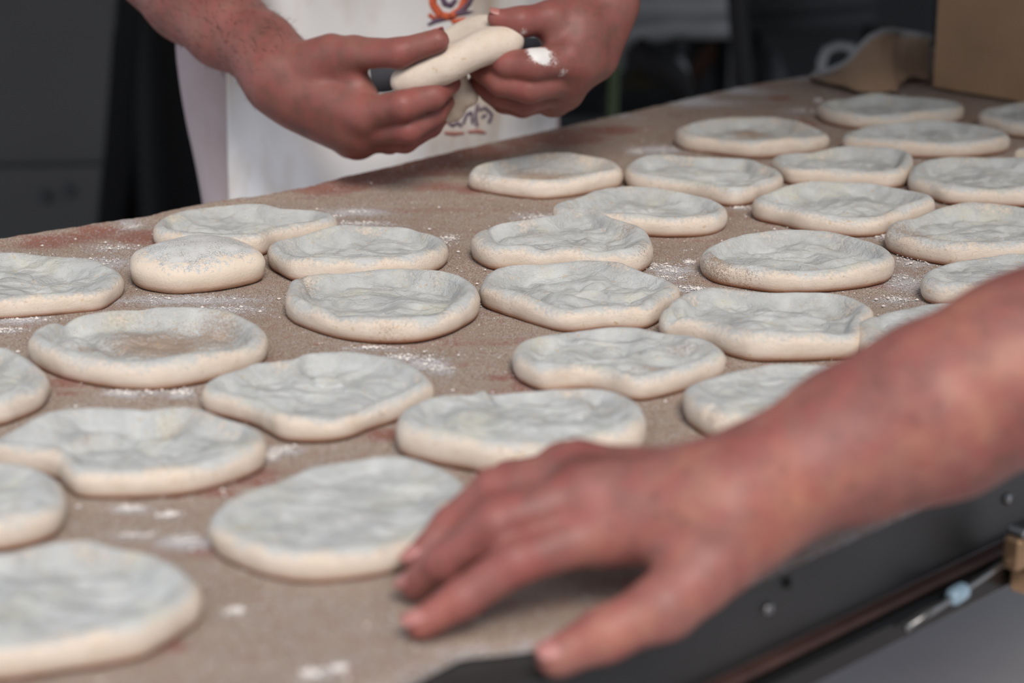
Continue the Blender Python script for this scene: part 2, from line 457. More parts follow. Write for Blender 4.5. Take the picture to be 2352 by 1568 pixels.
def nail(tip, prev, dorsal, r, parent, w=.0055, l=.0075):
    tip, prev, dorsal = Vector(tip), Vector(prev), Vector(dorsal).normalized()
    t = (tip-prev).normalized(); d = (dorsal - t*dorsal.dot(t)).normalized(); s = t.cross(d)
    V = []; Fc = []; n = 8
    for layer in (0, 1):
        for i in range(n+1):
            for j in range(n+1):
                u = -1+2*i/n; v = -1+2*j/n
                uu = u*math.sqrt(1-.45*v*v*(1 if v < 0 else 1)); vv = v*math.sqrt(1-.25*u*u)
                h = math.sqrt(max(r*r-(uu*w)**2, 0)) + .0002 - layer*.0012 - .0009*max(0, -vv)
                V.append(tip + t*(vv*l) + s*(uu*w) + d*h)
    m_ = (n+1)*(n+1)
    for i in range(n):
        for j in range(n):
            a = i*(n+1)+j; Fc.append([a, a+1, a+n+2, a+n+1]); Fc.append([m_+a, m_+a+n+1, m_+a+n+2, m_+a+1])
    rim = [i*(n+1) for i in range(n+1)] + [n*(n+1)+j for j in range(1, n+1)] + [i*(n+1)+n for i in range(n-1, -1, -1)] + [j for j in range(n-1, 0, -1)]
    for a, b in zip(rim, rim[1:]+rim[:1]): Fc.append([a, b, b+m_, a+m_])
    return mesh('fingernail', V, Fc, M['nail'], parent)

# ------------------------------------------------------------------ the board
UD = Vector((math.sin(math.radians(46)), math.cos(math.radians(46)), 0)); VD = Vector((-UD.y, UD.x, 0))
def uv_of(p): return p.dot(UD), p.dot(VD)
far_px = [(0,550),(60,541),(130,530),(250,512),(330,499),(400,481),(500,463),(600,450),(700,431),(780,408),(850,392),(1000,357),(1130,328),(1250,303),(1400,268),(1500,246),(1700,201),(1900,168),(1960,148)]
front_px = [(850,1585),(905,1562),(1000,1512),(1060,1482),(1150,1474),(1240,1462),(1400,1436),(1560,1385),(1697,1330),(1850,1262),(2000,1196),(2209,1105),(2352,1045)]
fu = sorted(uv_of(Z(*p)) for p in far_px); nu = sorted(uv_of(Z(*p)) for p in front_px)
def lerp_list(L, u):
    xs = [a for a, b in L]; ys = [b for a, b in L]
    if u < xs[0]: return ys[0] + (u-xs[0])*(0.0)
    if u > xs[-1]: return ys[-1]
    return float(np.interp(u, xs, ys))
u0, u1 = -.15, 2.05
def paint(spots, p):
    """spots: (centre, rx, ry, angle, strength) in board coordinates"""
    s = 0
    for c, rx, ry, ca, sa, st in spots:
        dx = p[0]-c[0]; dy = p[1]-c[1]
        if abs(dx) > 3*rx+3*ry or abs(dy) > 3*rx+3*ry: continue
        a = (dx*ca+dy*sa)/rx; b = (-dx*sa+dy*ca)/ry; q = a*a+b*b
        if q < 6: s = max(s, st*math.exp(-q*.75))
    return s
def spot(px, py, rx, ry, st, ang=0.0, z=0.0):
    c = Z(px, py, z); sc = (Z(px+1, py, z)-c).length; sy = (Z(px, py+1, z)-c).length
    return (c, rx*sc, ry*sy, math.cos(ang), math.sin(ang), st)
flour = [spot(*a) for a in [(820,488,60,8,.8),(830,515,70,6,.6),(220,604,80,12,.7),(260,570,60,8,.4),(430,690,150,10,.8),(530,712,70,10,.6),
  (40,735,60,9,.9),(130,712,70,6,.7),(20,760,40,6,.5),(285,905,40,7,.95),(415,905,30,10,.9),(350,900,70,8,.5),(980,835,40,14,.95),(920,822,40,8,.7),(1010,850,30,10,.7),
  (1125,692,22,9,1.1),(1170,712,20,6,.8),(1150,700,40,10,.8),(1545,622,45,10,.9),(1500,612,30,8,.6),(1583,603,13,4,1.1),(1590,665,40,7,.9),(1530,640,50,8,.5),
  (1240,500,50,8,.6),(1510,345,50,8,.9),(1600,345,40,6,.5),(1460,350,20,6,.6),(2080,650,50,20,.7),(2100,600,50,14,.5),(2060,690,50,8,.5),(1700,478,18,3,1.0),(1760,490,20,5,.5),
  (650,1035,30,8,1.0),(620,1050,20,10,.7),(300,1170,40,6,1.0),(390,1185,30,6,.5),(430,1245,60,14,.9),(310,1232,50,6,.6),(1540,1035,60,8,.7),(1660,1030,50,6,.5),(560,835,30,5,.5),
  (1010,1262,1,1,.1),(540,1405,30,10,.35),(780,1535,30,9,.6),(720,1550,40,10,.5),(90,520,50,5,.6),(160,500,40,5,.5),(300,520,30,8,.5),(1030,548,20,6,.5),(2040,545,40,7,.7),
  (1880,232,10,4,.3),(1840,255,40,6,.4),(1545,237,120,7,1.2),(1660,212,90,6,1.1),(1800,184,60,5,.8),(1400,270,60,5,.6),(1000,560,30,8,.3),(760,500,25,4,.6),(740,870,30,5,.3),(860,800,60,4,.6)]]
red = [spot(*a) for a in [(760,430,90,16,1.0,.55),(860,405,80,14,1.0,.55),(980,380,90,16,1.0,.5),(1090,350,60,12,.9,.5),(1200,335,70,12,.7,.5),(1300,322,90,14,.9,.5),(1400,300,60,10,.8,.5),
  (1850,285,20,8,.9),(330,545,50,12,.9),(210,540,80,10,.7,.6),(120,555,60,8,.6,.6),(1080,440,40,10,.7),(1790,225,20,5,.7),(1000,430,60,12,.5),(1200,870,30,16,.8),(690,710,25,16,.8),
  (560,1095,60,18,.9),(500,1130,50,12,.8),(880,1000,40,14,.7),(600,1110,40,12,.6),(1150,870,40,10,.5),(400,1140,60,6,.6),(900,965,40,10,.6),(160,880,40,10,.5),(380,1480,40,14,.7),(1230,330,60,10,.6),
  (150,905,30,5,.6),(470,1250,20,14,.7),(540,440,40,6,.4,.5),(650,440,60,8,.8,.5),(30,950,40,8,.6),(2060,660,60,12,.5),(1180,905,60,8,.4)]]
nuN = 520; nvN = 150
Vb = []; mk = []
for i in range(nuN+1):
    u = u0 + (u1-u0)*i/nuN
    vf = lerp_list(nu, u); vb = lerp_list(fu, u)
    for j in range(nvN+1):
        t = j/nvN; v = vf + (vb-vf)*t
        p = UD*u + VD*v; e = min(t, 1-t)*(vb-vf)
        z = .0012*(mn.noise(Vector((p.x*9, p.y*9, 0)))) + .0006*mn.noise(Vector((p.x*45, p.y*45, 3)))
        if 1-t < .16:                                  # raised, chewed back lip
            z += .0035*math.exp(-(((1-t)*(vb-vf)-.012)/.008)**2) + .0010*mn.noise(Vector((p.x*120, p.y*120, 8)))
        if e < .006: z -= .003*(1-e/.006)**2
        Vb.append((p.x, p.y, TZ + z))
        mk.append((max(paint(flour, p), (.22 if e < .005 else 0)) , 0, 1.4*paint(red, p)))
Fb = []
W_ = nvN+1
for i in range(nuN):
    for j in range(nvN):
        a = i*W_+j; Fb.append((a, a+W_, a+W_+1, a+1))
nT = len(Vb); edge = [i*W_ for i in range(nuN+1)] + [nuN*W_+j for j in range(1, nvN+1)] + [i*W_+nvN for i in range(nuN-1, -1, -1)] + [j for j in range(nvN-1, 0, -1)]
for k in edge: Vb.append((Vb[k][0], Vb[k][1], TZ-.007)); mk.append((.38,0,0))
L = len(edge)
for k in range(L):
    a, b = edge[k], edge[(k+1) % L]; Fb.append((b, a, nT+k, nT+(k+1) % L))
Fb.append(tuple(nT+k for k in range(L)))
board = mesh('wooden_board', Vb, Fb, M['board']); set_mask(board.data, np.array(mk, np.float32))
tag(board, 'long bran-dusted wooden proofing board that carries all the dough rounds', 'board')
center(board)

# cart under the board: front panel, angle ridge, lower bar, hardware
def fr(px, py, dz=0.0): p = Z(px, py); p.z = TZ + dz; return p
A0 = fr(1697, 1330); A1 = fr(2209, 1105); FD = (A1-A0).normalized(); FN = Vector((FD.y, -FD.x, 0))    # FN points to the viewer's side
A0 = Vector((A0.x, A0.y, TZ)) - FN*.002
cart_o = A0 - FD*.5
cart = empty('metal_cart', (cart_o.x, cart_o.y, 0))
tag(cart, 'dark steel cart whose riveted front panel shows under the board, right of the near hand', 'cart')
AX = (FD, FN, Vector((0,0,1)))
LB = -1.0; LE = .47                       # extent along FD from A0 ; hinge gap near LE
def along(s, out, dz): return A0 + FD*s + FN*out + Vector((0,0,dz))
MB().box(along((LB+LE)/2, -.006, -.030), LE-LB, .010, .045, AX, .0015).build('front_panel', M['steel_dark'], cart); FP = COL.objects[-1]
MB().box(along((LE+2.0)/2+.01, -.010, -.034), 2.0-LE, .010, .052, AX, .0015).build('front_panel', M['steel_black'], cart)
MB().box(along((LB+1.6)/2, .003, -.0535), 1.6-LB, .010, .004, AX, .001).build('steel_ridge', M['rust'], cart)
MB().box(along((LB+1.6)/2, .006, -.0645), 1.6-LB, .016, .018, AX, .003).build('lower_bar', M['steel_black'], cart)
def at_line(px, out, dz):
    # point on the cart front at pixel column px
    best = None
    for k in range(-1000, 1400):
        p = along(k*.001, out, dz); q = p - Vector((0,0,TZ+HC)); d = q.y*_c - q.z*_s
        x = 1176 + F*q.x/d
        if best is None or abs(x-px) < best[0]: best = (abs(x-px), p)
    return best[1]
for px_, o_ in ((1215, -.030),):
    c = at_line(px_, o_, -.008); MB().lathe(c, [(.004, 0), (.004, .0008), (.003, .002), (.001, .0026)], 16).build('rivet', M['rivet'], FP, True)
def rivet(px, dz, r=.0035, out=-.001, mat='rivet'):
    c = at_line(px, out, dz); MB().lathe(c, [(r, 0), (r, .0008), (r*.8, .002), (r*.3, .0026)], 16, (FD, Vector((0,0,1)), FN)).build('rivet', M[mat], FP, True)
for px in (1762, 2312): rivet(px, -.026)
rivet(1808, -.016, .003, -.0008, 'steel_black')
c1 = at_line(2080, .018, -.062); c2 = at_line(2335, .018, -.050)
MB().tube([c1, c1.lerp(c2, .3), c1.lerp(c2, .7), c2], .0020, 10).build('tie_rod', M['rivet'], cart, True)
MB().tube([c1.lerp(c2, .38), c1.lerp(c2, .41), c1.lerp(c2, .50), c1.lerp(c2, .53)], [.0030, .0050, .0050, .0030], 14).build('rod_glint', M['glint'], cart, True)  # pale blue sleeve: the rod's bluish highlight put into colour
hb = at_line(2340, .022, -.045)
MB().box(hb, .016, .012, .020, AX, .002).build('latch', M['brass'], cart)
MB().box(hb + FD*.004 + Vector((0,0,.012)), .018, .014, .006, AX, .002).build('latch_plate', M['rivet'], cart)
MB().lathe(hb + FD*.012 + FN*.004, [(.005, 0), (.005, .006), (.003, .009)], 14, (FD, Vector((0,0,1)), FN)).build('bolt', M['rivet'], cart, True)
MB().box(hb + Vector((0,0,-.020)) + FD*.012, .018, .014, .016, AX, .002).build('latch', M['brass'], cart)
# shelf under the board, legs, feet
for s in (-.75, 1.7):
    for o_ in (-.03, -.50):
        p = along(s, o_, 0); MB().box((p.x, p.y, (TZ-.055)/2+.01), .04, .04, TZ-.095, AX, .003).build('leg', M['steel_black'], cart)
MB().box(along(.55, -.27, -.038), 3.0, .50, .040, AX, .002).build('tray', M['steel_black'], cart)
MB().box(along((LB+LE)/2, -.055, -.0095), LE-LB, .10, .003, AX, .0008).build('top_flange', M['steel_dark'], cart)

# ------------------------------------------------------------------ dough rounds
def catmull(pts, n):
    """closed centripetal-ish resample of 2-D points"""
    P = np.array(pts, float); m = len(P); out = []
    for i in range(m):
        p0, p1, p2, p3 = P[i-1], P[i], P[(i+1) % m], P[(i+2) % m]
        for k in range(8):
            t = k/8; out.append(.5*((2*p1)+(-p0+p2)*t+(2*p0-5*p1+4*p2-p3)*t*t+(-p0+3*p1-3*p2+p3)*t**3))
    Q = np.array(out); d = np.sqrt(((np.roll(Q, -1, 0)-Q)**2).sum(1)); s = np.concatenate([[0], np.cumsum(d)])
    Q = np.vstack([Q, Q[:1]]); u = np.linspace(0, s[-1], n, endpoint=False)
    R = np.stack([np.interp(u, s, Q[:, 0]), np.interp(u, s, Q[:, 1])], 1)
    for _ in range(2): R = .25*np.roll(R, 1, 0)+.5*R+.25*np.roll(R, -1, 0)
    return R
GROUP = 'rounds of raw dough laid out on the board'
def dough(label, px, h=.017, deep=.45, amp=1.0, seed=0, rim=.011, feats=(), bran=(), fl=1.0, ball=False, name='dough_round', lift=0.0, rimvar=.18, group=GROUP, cat='dough'):
    h *= 1.0 if ball else .93; deep = min(.66, deep*1.15)
    ys = [p[1] for p in px]; ya, yb = min(ys), max(ys)
    o3 = []
    for (x, y) in px:
        t = (yb-y)/(yb-ya); o3.append(Z(x, y, h*(.22+.72*t*t*(3-2*t))))
    K = 150
    O = catmull([(p.x, p.y) for p in o3], K); c = O.mean(0)
    R = h*(.66 if ball else .46)
    A = [(-90, .35), (-60, .35), (-35, .4), (-12, .7), (8, 1), (28, 1.03), (46, 1.08), (62, 1.15), (76, 1.25)]
    prof = []
    for ang, kx in A:
        q = math.radians(ang); prof.append((R*(1-math.cos(q))*kx, R+R*math.sin(q), ang))
    rmin = float(np.sqrt(((O-c)**2).sum(1)).min()); rmax = float(np.sqrt(((O-c)**2).sum(1)).max())
    FT = []
    for f in feats:
        if f[0] == 'b':
            _, fx, fy, rx, ry, dz = f[:6]; cc = Z(fx, fy, h*.7); sc = (Z(fx+1, fy, h*.7)-cc).length; sy = (Z(fx, fy+1, h*.7)-cc).length
            FT.append(('b', cc.x, cc.y, rx*sc, ry*sy, dz))
        else:
            _, pts, wd, dp = f; FT.append(('g', [(Z(a, b, h*.7).x, Z(a, b, h*.7).y) for a, b in pts], wd, dp))
    BR = []
    for (fx, fy, rx, ry, st) in bran:
        cc = Z(fx, fy, h*.5); sc = (Z(fx+1, fy, h*.5)-cc).length; sy = (Z(fx, fy+1, h*.5)-cc).length; BR.append((cc.x, cc.y, rx*sc, ry*sy, st))
    so_ = seed*7.31
    V = []; mask = []
    # per-angle rim variation
    def put(x, y, z, flv, edge):
        br = 0
        for (bx, by, rx, ry, st) in BR:
            q = ((x-bx)/rx)**2 + ((y-by)/ry)**2
            if q < 5: br = max(br, st*math.exp(-q))
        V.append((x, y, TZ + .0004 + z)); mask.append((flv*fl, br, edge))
    def top(x, y, e, k):
        n1 = mn.noise(Vector((x*16, y*16, so_))); n2 = mn.noise(Vector((x*34, y*60, so_+5)))
        wx = x + .008*mn.noise(Vector((x*30, y*30, so_+20))); wy = y + .008*mn.noise(Vector((x*30, y*30, so_+40)))
        rg = 1-abs(mn.noise(Vector((wx*34, wy*62, so_+9)))*2.0); n4 = mn.noise(Vector((wx*95, wy*140, so_+3)))
        rh = h*(1 + rimvar*mn.noise(Vector((x*22, y*22, so_+30))))
        if ball:
            t = min(1, e/(rmin*.95)); z = h*.80 + h*.62*(1-(1-t)**2.2) + .0005*n4 + .0010*n1
            return z
        w = e-R*.75; ww = min(1, max(0, w/(rim*1.25*(1+.9*mn.noise(Vector((x*26, y*26, so_+60))))))); ww = ww*ww*(3-2*ww)
        zi = h*(1-deep*(1+.35*n1))
        z = rh*.985 + (zi-rh)*ww
        a = min(1, max(0, w/.012))*amp
        n6 = abs(mn.noise(Vector((wx*40, wy*75, so_+77))))
        z += a*(.0034*n2 + .0020*(rg-.55) + .0009*n4 - .0016*max(0, 1-n6*9))
        for f in FT:
            if f[0] == 'b':
                q = ((x-f[1])/f[3])**2+((y-f[2])/f[4])**2
                if q < 7: z += f[5]*math.exp(-q)
            else:
                pts, wd, dp = f[1:]; dm = 1e9
                for (ax_, ay), (bx, by) in zip(pts[:-1], pts[1:]):
                    dx, dy = bx-ax_, by-ay; t = max(0, min(1, ((x-ax_)*dx+(y-ay)*dy)/(dx*dx+dy*dy+1e-12)))
                    dm = min(dm, (x-ax_-dx*t)**2+(y-ay-dy*t)**2)
                if dm < 9*wd*wd: z -= dp*math.exp(-dm/(wd*wd))
        return max(z, .003)
    rings = 0
    eR = prof[-1][0]
    ztopk = []
    for k in range(K):
        x, y = O[k]; d = c-O[k]; l = math.hypot(*d); q = O[k]+d/l*eR; ztopk.append(top(q[0], q[1], eR, k))
    for (e, z, ang) in prof:
        for k in range(K):
            d = c-O[k]; l = math.hypot(*d); wob = .0005*mn.noise(Vector((O[k][0]*90, O[k][1]*90, ang*.03+so_)))
            q = O[k]+d/l*(e+wob); sc = ztopk[k]/(prof[-1][1])
            zz = z*(sc if ang > 0 else 1+(sc-1)*.5)
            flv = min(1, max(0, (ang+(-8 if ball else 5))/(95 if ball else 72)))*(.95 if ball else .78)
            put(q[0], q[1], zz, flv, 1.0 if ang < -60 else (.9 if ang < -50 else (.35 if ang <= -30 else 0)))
        rings += 1
    NR = 40
    for i in range(1, NR):
        t = i/NR; t = t**.85
        for k in range(K):
            d = c-O[k]; l = math.hypot(*d); e = eR + (l-eR)*t; q = O[k]+d/l*e
            # use distance to the rim as measured by the shorter of radial / mean radius so lobes stay rounded
            put(q[0], q[1], top(q[0], q[1], e, k), min(1, .72+.35*i/10) if not ball else .80+.5*min(1,i/12), 0)  # flour mask also paints the hollow's shade: rim barer, hence lighter
        rings += 1
    put(c[0], c[1], top(c[0], c[1], rmin, 0), 1, 0)
    Fc = []
    for r_ in range(rings-1):
        for k in range(K):
            a = r_*K+k; b = r_*K+(k+1) % K; Fc.append((a, b, b+K, a+K))
    lst = (rings-1)*K
    for k in range(K): Fc.append((lst+k, lst+(k+1) % K, len(V)-1))
    Fc.append(tuple(range(K))[::-1])
    # orientation
    area = sum(O[i][0]*O[(i+1) % K][1]-O[(i+1) % K][0]*O[i][1] for i in range(K))
    if area < 0: Fc = [f[::-1] for f in Fc]
    if lift: V = [(a, b, z_+lift) for a, b, z_ in V]
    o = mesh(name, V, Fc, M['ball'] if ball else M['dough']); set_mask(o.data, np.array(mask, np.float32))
    tag(o, label, cat, group); center(o); return o

D = dough
D('ragged-edged plain dough round at the left frame edge, beside the floury ball of dough',
  [(48,577),(112,582),(175,592),(223,600),(255,616),(281,636),(284,654),(268,675),(236,702),(191,710),(96,719),(0,726),(-80,724),(-145,695),(-160,655),(-120,612),(-40,583)], h=.0165, deep=.42, seed=1,
  feats=[('b',160,640,90,12,-.0015)])
D('small domed ball of dough with cracked floury skin, the only one not pressed flat',
  [(297,614),(309,592),(367,560),(446,545),(526,547),(568,559),(599,582),(610,604),(603,623),(574,639),(510,657),(415,667),(351,662),(306,646)], h=.0195, ball=True, seed=2, name='dough_ball')
D('folded dough round with a pinched right tail, behind the floury ball',
  [(354,528),(373,501),(426,478),(491,469),(606,471),(664,482),(732,480),(763,492),(775,507),(752,524),(683,545),(633,562),(600,580),(540,582),(460,575),(390,565),(355,552)], h=.018, deep=.5, seed=3,
  feats=[('g',[(410,516),(520,530),(640,524),(700,500)],.007,.006),('b',430,505,30,12,.002)])
D('dough round with straight front rim directly behind the clean hollow one',
  [(614,578),(633,559),(683,541),(778,518),(893,513),(951,517),(1008,536),(1029,559),(1027,585),(995,614),(920,634),(800,640),(720,640),(667,635),(637,617),(618,599)], h=.019, deep=.52, seed=4,
  feats=[('g',[(690,572),(740,583)],.002,.002)])
D('deeply hollowed dough round with thick smooth rim, front and right of the floury ball',
  [(660,654),(667,640),(702,631),(778,622),(874,612),(943,610),(989,620),(1050,628),(1088,650),(1102,677),(1096,708),(1046,750),(970,775),(874,780),(778,769),(702,742),(664,716),(654,689)], h=.0195, deep=.58, seed=5, rim=.010,
  feats=[('g',[(690,645),(715,665),(700,690)],.0025,.003),('b',990,640,30,9,.001)], bran=[(890,765,60,8,.4),(705,672,26,22,.5),(1000,648,40,14,.4),(1040,690,30,14,.3)])
D('large dough round whose hollow is full of brown bran, left of centre',
  [(64,790),(73,763),(122,732),(214,711),(337,701),(459,703),(536,714),(582,732),(609,757),(616,778),(609,802),(575,833),(490,864),(383,885),(306,887),(230,879),(147,861),(104,839),(70,812)], h=.0205, deep=.62, amp=.7, seed=6, rim=.012,
  feats=[('g',[(120,735),(200,760),(270,785)],.006,.005),('b',160,775,38,14,.0045),('g',[(100,775),(150,800),(230,806)],.004,.003)], bran=[(370,785,150,38,1.0),(330,770,100,30,.8),(480,770,90,30,.8),(560,800,50,20,.4),(450,825,80,10,.4),(200,798,60,8,.6)])
D('half-seen dough round cut off by the left frame edge beside the bran-filled one',
  [(0,793),(37,799),(70,818),(101,842),(113,870),(104,906),(77,934),(37,955),(0,968),(-150,985),(-280,950),(-330,890),(-280,830),(-150,798)], h=.019, deep=.4, seed=7)
D('dimpled dough round with pointed front rim left of the middle of the board',
  [(462,904),(484,878),(545,849),(574,835),(669,822),(698,809),(800,802),(891,813),(945,835),(982,864),(998,893),(974,914),(923,947),(854,976),(800,998),(745,1007),(654,1005),(611,984),(582,965),(527,944),(473,924)], h=.0175, deep=.48, amp=1.2, seed=8,
  feats=[('b',672,907,24,11,.004),('b',725,942,36,12,.002),('b',825,892,30,10,.002),('g',[(530,890),(620,925),(700,958),(760,962)],.005,.003)], bran=[(905,958,40,8,.8),(860,975,40,6,.5)])
D('hollow dough round with a drawn-out left tip, between two cropped rounds at the left',
  [(-20,1020),(18,989),(77,955),(138,937),(245,931),(367,932),(459,931),(520,953),(582,968),(606,992),(614,1023),(606,1050),(566,1081),(490,1112),(413,1130),(306,1136),(190,1136),(150,1115),(132,1087),(77,1066),(0,1050),(-22,1040)], h=.019, deep=.58, amp=.8, seed=9,
  feats=[('b',240,985,70,16,.003),('b',430,985,70,16,.003),('g',[(330,965),(280,1000),(150,1010)],.006,.0035),('g',[(300,1000),(420,1030),(500,1000)],.006,.002)], bran=[(400,985,60,20,.5),(130,975,60,15,.35),(200,1010,50,8,.5),(520,1010,50,14,.3)])
D('cropped dough round at the left frame edge between the drawn-out one and the nearest one',
  [(0,1057),(52,1062),(115,1080),(143,1104),(152,1139),(147,1177),(129,1209),(87,1233),(35,1249),(0,1254),(-180,1270),(-330,1230),(-400,1160),(-330,1090),(-180,1055)], h=.021, deep=.35, amp=.8, seed=10,
  feats=[('b',40,1140,60,26,.003),('g',[(120,1110),(128,1150),(118,1180)],.004,.003)], bran=[(20,1185,50,14,.5)])
D('nearest dough round in the bottom left corner, blurred by closeness',
  [(0,1261),(70,1244),(157,1230),(217,1230),(266,1247),(332,1258),(384,1279),(430,1313),(461,1355),(461,1383),(437,1411),(384,1457),(332,1492),(262,1513),(175,1527),(0,1555),(-150,1560),(-260,1500),(-300,1400),(-260,1320),(-130,1275)], h=.0205, deep=.40, amp=1.0, seed=11,
  feats=[('b',230,1275,80,16,.002),('g',[(-20,1440),(120,1436),(280,1430)],.007,.003)])
D('big flat dough round with a bumpy top that the fingertips are touching',
  [(478,1223),(487,1198),(509,1173),(564,1136),(654,1089),(709,1064),(800,1053),(909,1044),(982,1056),(1032,1078),(1066,1104),(1078,1150),(1060,1200),(1020,1240),(965,1275),(920,1300),(836,1320),(727,1331),(636,1323),(564,1301),(509,1271),(487,1249)], h=.0175, deep=.17, amp=.95, seed=12)
D('long puffy dough piece with a tiny peaked back edge, partly behind the near hand\'s knuckles',
  [(909,990),(917,959),(958,922),(1016,901),(1070,893),(1098,880),(1115,892),(1186,893),(1271,889),(1356,888),(1411,893),(1451,911),(1475,939),(1484,976),(1479,1010),(1455,1038),(1380,1058),(1300,1070),(1200,1080),(1125,1080),(1067,1068),(999,1053),(931,1030),(911,1010)], h=.022, deep=.26, amp=1.0, seed=13,
  feats=[('b',1350,940,50,24,.002),('g',[(1335,960),(1360,945),(1372,925)],.002,.0025),('g',[(975,950),(983,975)],.0018,.002),('b',1060,950,60,18,.002)], bran=[(1320,925,50,22,.4),(1360,950,22,10,.6),(1110,955,40,14,.3)])
D('dough round with a brown bran streak across its front right, behind the near hand',
  [(1177,825),(1178,803),(1192,784),(1243,765),(1323,752),(1451,746),(1515,758),(1594,768),(1636,784),(1661,806),(1668,822),(1658,845),(1610,870),(1562,892),(1483,912),(1438,908),(1387,889),(1323,881),(1253,889),(1212,873),(1186,851)], h=.0185, deep=.34, amp=1.3, seed=14,
  feats=[('b',1590,800,40,16,.002),('g',[(1300,860),(1400,845),(1500,850)],.004,.0015)], bran=[(1500,858,60,12,.75),(1560,820,50,14,.55),(1440,872,40,6,.5),(1600,825,30,10,.4)])
D('rippled dough round lying in front of the puffy wavy one at the centre',
  [(1102,666),(1103,647),(1119,621),(1157,610),(1243,602),(1323,594),(1403,601),(1467,620),(1530,644),(1559,663),(1561,682),(1537,704),(1511,733),(1476,747),(1403,746),(1307,755),(1243,742),(1180,717),(1119,685)], h=.019, deep=.42, amp=1.35, seed=15,
  feats=[('b',1300,682,36,10,.0035),('b',1400,628,60,12,.003),('g',[(1180,650),(1260,690),(1340,705),(1440,695)],.004,.002)])
D('puffy wavy dough round with a high crest on its back rim, right of centre',
  [(1081,567),(1092,541),(1118,527),(1169,515),(1243,502),(1303,484),(1348,477),(1392,493),(1437,517),(1482,538),(1496,567),(1499,597),(1467,619),(1407,622),(1318,618),(1199,612),(1136,610),(1098,594)], h=.021, deep=.42, amp=1.2, seed=16,
  feats=[('b',1345,500,60,16,.004),('b',1250,525,70,14,.002),('g',[(1130,535),(1200,570),(1300,590),(1400,585)],.004,.003),('b',1330,560,50,10,.002)], bran=[(1230,545,50,9,.45),(1440,550,50,10,.5),(1470,590,26,14,.5),(1390,570,30,6,.3)])
D('dough round half covered by the crested one in front of it',
  [(1270,487),(1318,457),(1371,433),(1431,423),(1482,427),(1571,442),(1630,460),(1663,484),(1672,505),(1654,526),(1615,535),(1541,538),(1482,535),(1400,532),(1330,522),(1280,508)], h=.0185, deep=.5, amp=1.2, seed=17)
D('pale dough ring with a brown dusty hollow on its own near the back edge',
  [(1076,416),(1095,389),(1139,368),(1214,353),(1303,350),(1392,359),(1422,374),(1431,395),(1425,413),(1386,427),(1318,445),(1243,452),(1169,445),(1110,433),(1085,425)], h=.0185, deep=.58, amp=.7, seed=18, fl=.8, bran=[(1240,400,100,16,.85),(1290,375,80,12,.4),(1110,420,30,14,.5),(1340,390,60,8,.4)])
D('dough round with a folded right lobe, touching the right side of the pale dusty ring',
  [(1435,395),(1437,380),(1461,362),(1511,353),(1615,359),(1720,362),(1756,378),(1788,395),(1800,412),(1790,432),(1750,450),(1734,459),(1690,468),(1645,462),(1586,446),(1530,434),(1480,424),(1448,412)], h=.0185, deep=.5, amp=1.0, seed=19,
  feats=[('g',[(1560,398),(1640,408),(1720,402)],.006,.003)])
D('brown-centred dough ring at the back left of the far right cluster',
  [(1550,312),(1562,300),(1602,279),(1683,267),(1764,265),(1825,275),(1878,300),(1906,324),(1886,340),(1805,354),(1724,358),(1643,348),(1574,336)], h=.0185, deep=.58, amp=.8, seed=20, fl=.85, bran=[(1720,305,70,10,.9),(1690,285,40,8,.3)])
D('hindmost dough round in front of the cardboard box corner',
  [(1877,246),(1892,238),(1950,221),(2023,216),(2096,219),(2157,226),(2206,238),(2215,253),(2203,270),(2140,285),(2050,292),(1960,290),(1900,275)], h=.018, deep=.5, seed=21)
D('dough round just in front of the hindmost one by the box',
  [(1934,325),(1953,302),(2003,285),(2093,277),(2191,277),(2256,291),(2303,308),(2320,325),(2312,339),(2275,350),(2205,357),(2149,357),(2090,356),(2037,352),(1953,340)], h=.018, deep=.5, seed=22)
D('dough round against the foot of the box at the right frame edge',
  [(2247,271),(2259,252),(2303,238),(2352,232),(2420,235),(2520,250),(2560,280),(2500,310),(2400,318),(2352,311),(2317,305),(2275,290)], h=.018, deep=.5, seed=23)
D('small sliver of a dough round at the right frame edge below the box',
  [(2328,352),(2352,340),(2420,334),(2500,340),(2560,356),(2560,372),(2500,382),(2440,376),(2370,368)], h=.016, deep=.5, seed=33)
D('dough round with long straight front rim between the brown-centred ring and the right frame edge',
  [(1770,370),(1784,356),(1826,347),(1896,339),(1981,336),(2051,339),(2087,349),(2098,364),(2094,398),(2078,421),(2037,429),(1981,427),(1896,421),(1826,418),(1798,409),(1779,388)], h=.018, deep=.5, seed=24)
D('dough round cut by the right frame edge, two rows in front of the box',
  [(2086,415),(2092,381),(2121,364),(2177,358),(2261,356),(2352,364),(2440,382),(2500,410),(2480,440),(2420,460),(2352,468),(2261,466),(2177,461),(2135,447),(2101,433)], h=.019, deep=.5, seed=25)
D('wide dough round with a smooth thick front rim, directly behind the crimped one',
  [(1727,471),(1736,457),(1793,431),(1868,417),(1981,414),(2051,426),(2107,443),(2146,465),(2138,485),(2093,505),(2045,526),(2023,534),(1967,537),(1896,531),(1840,522),(1793,504),(1742,487)], h=.019, deep=.55, amp=.9, seed=26, bran=[(2035,495,22,8,.4)])
D('bran-edged dough round at the right frame edge behind the near forearm',
  [(2034,552),(2040,527),(2079,502),(2149,475),(2219,466),(2289,466),(2352,473),(2440,500),(2500,535),(2480,570),(2400,590),(2352,596),(2289,600),(2233,602),(2183,602),(2121,591),(2065,575)], h=.0195, deep=.5, seed=27, bran=[(2095,548,60,20,.85)])
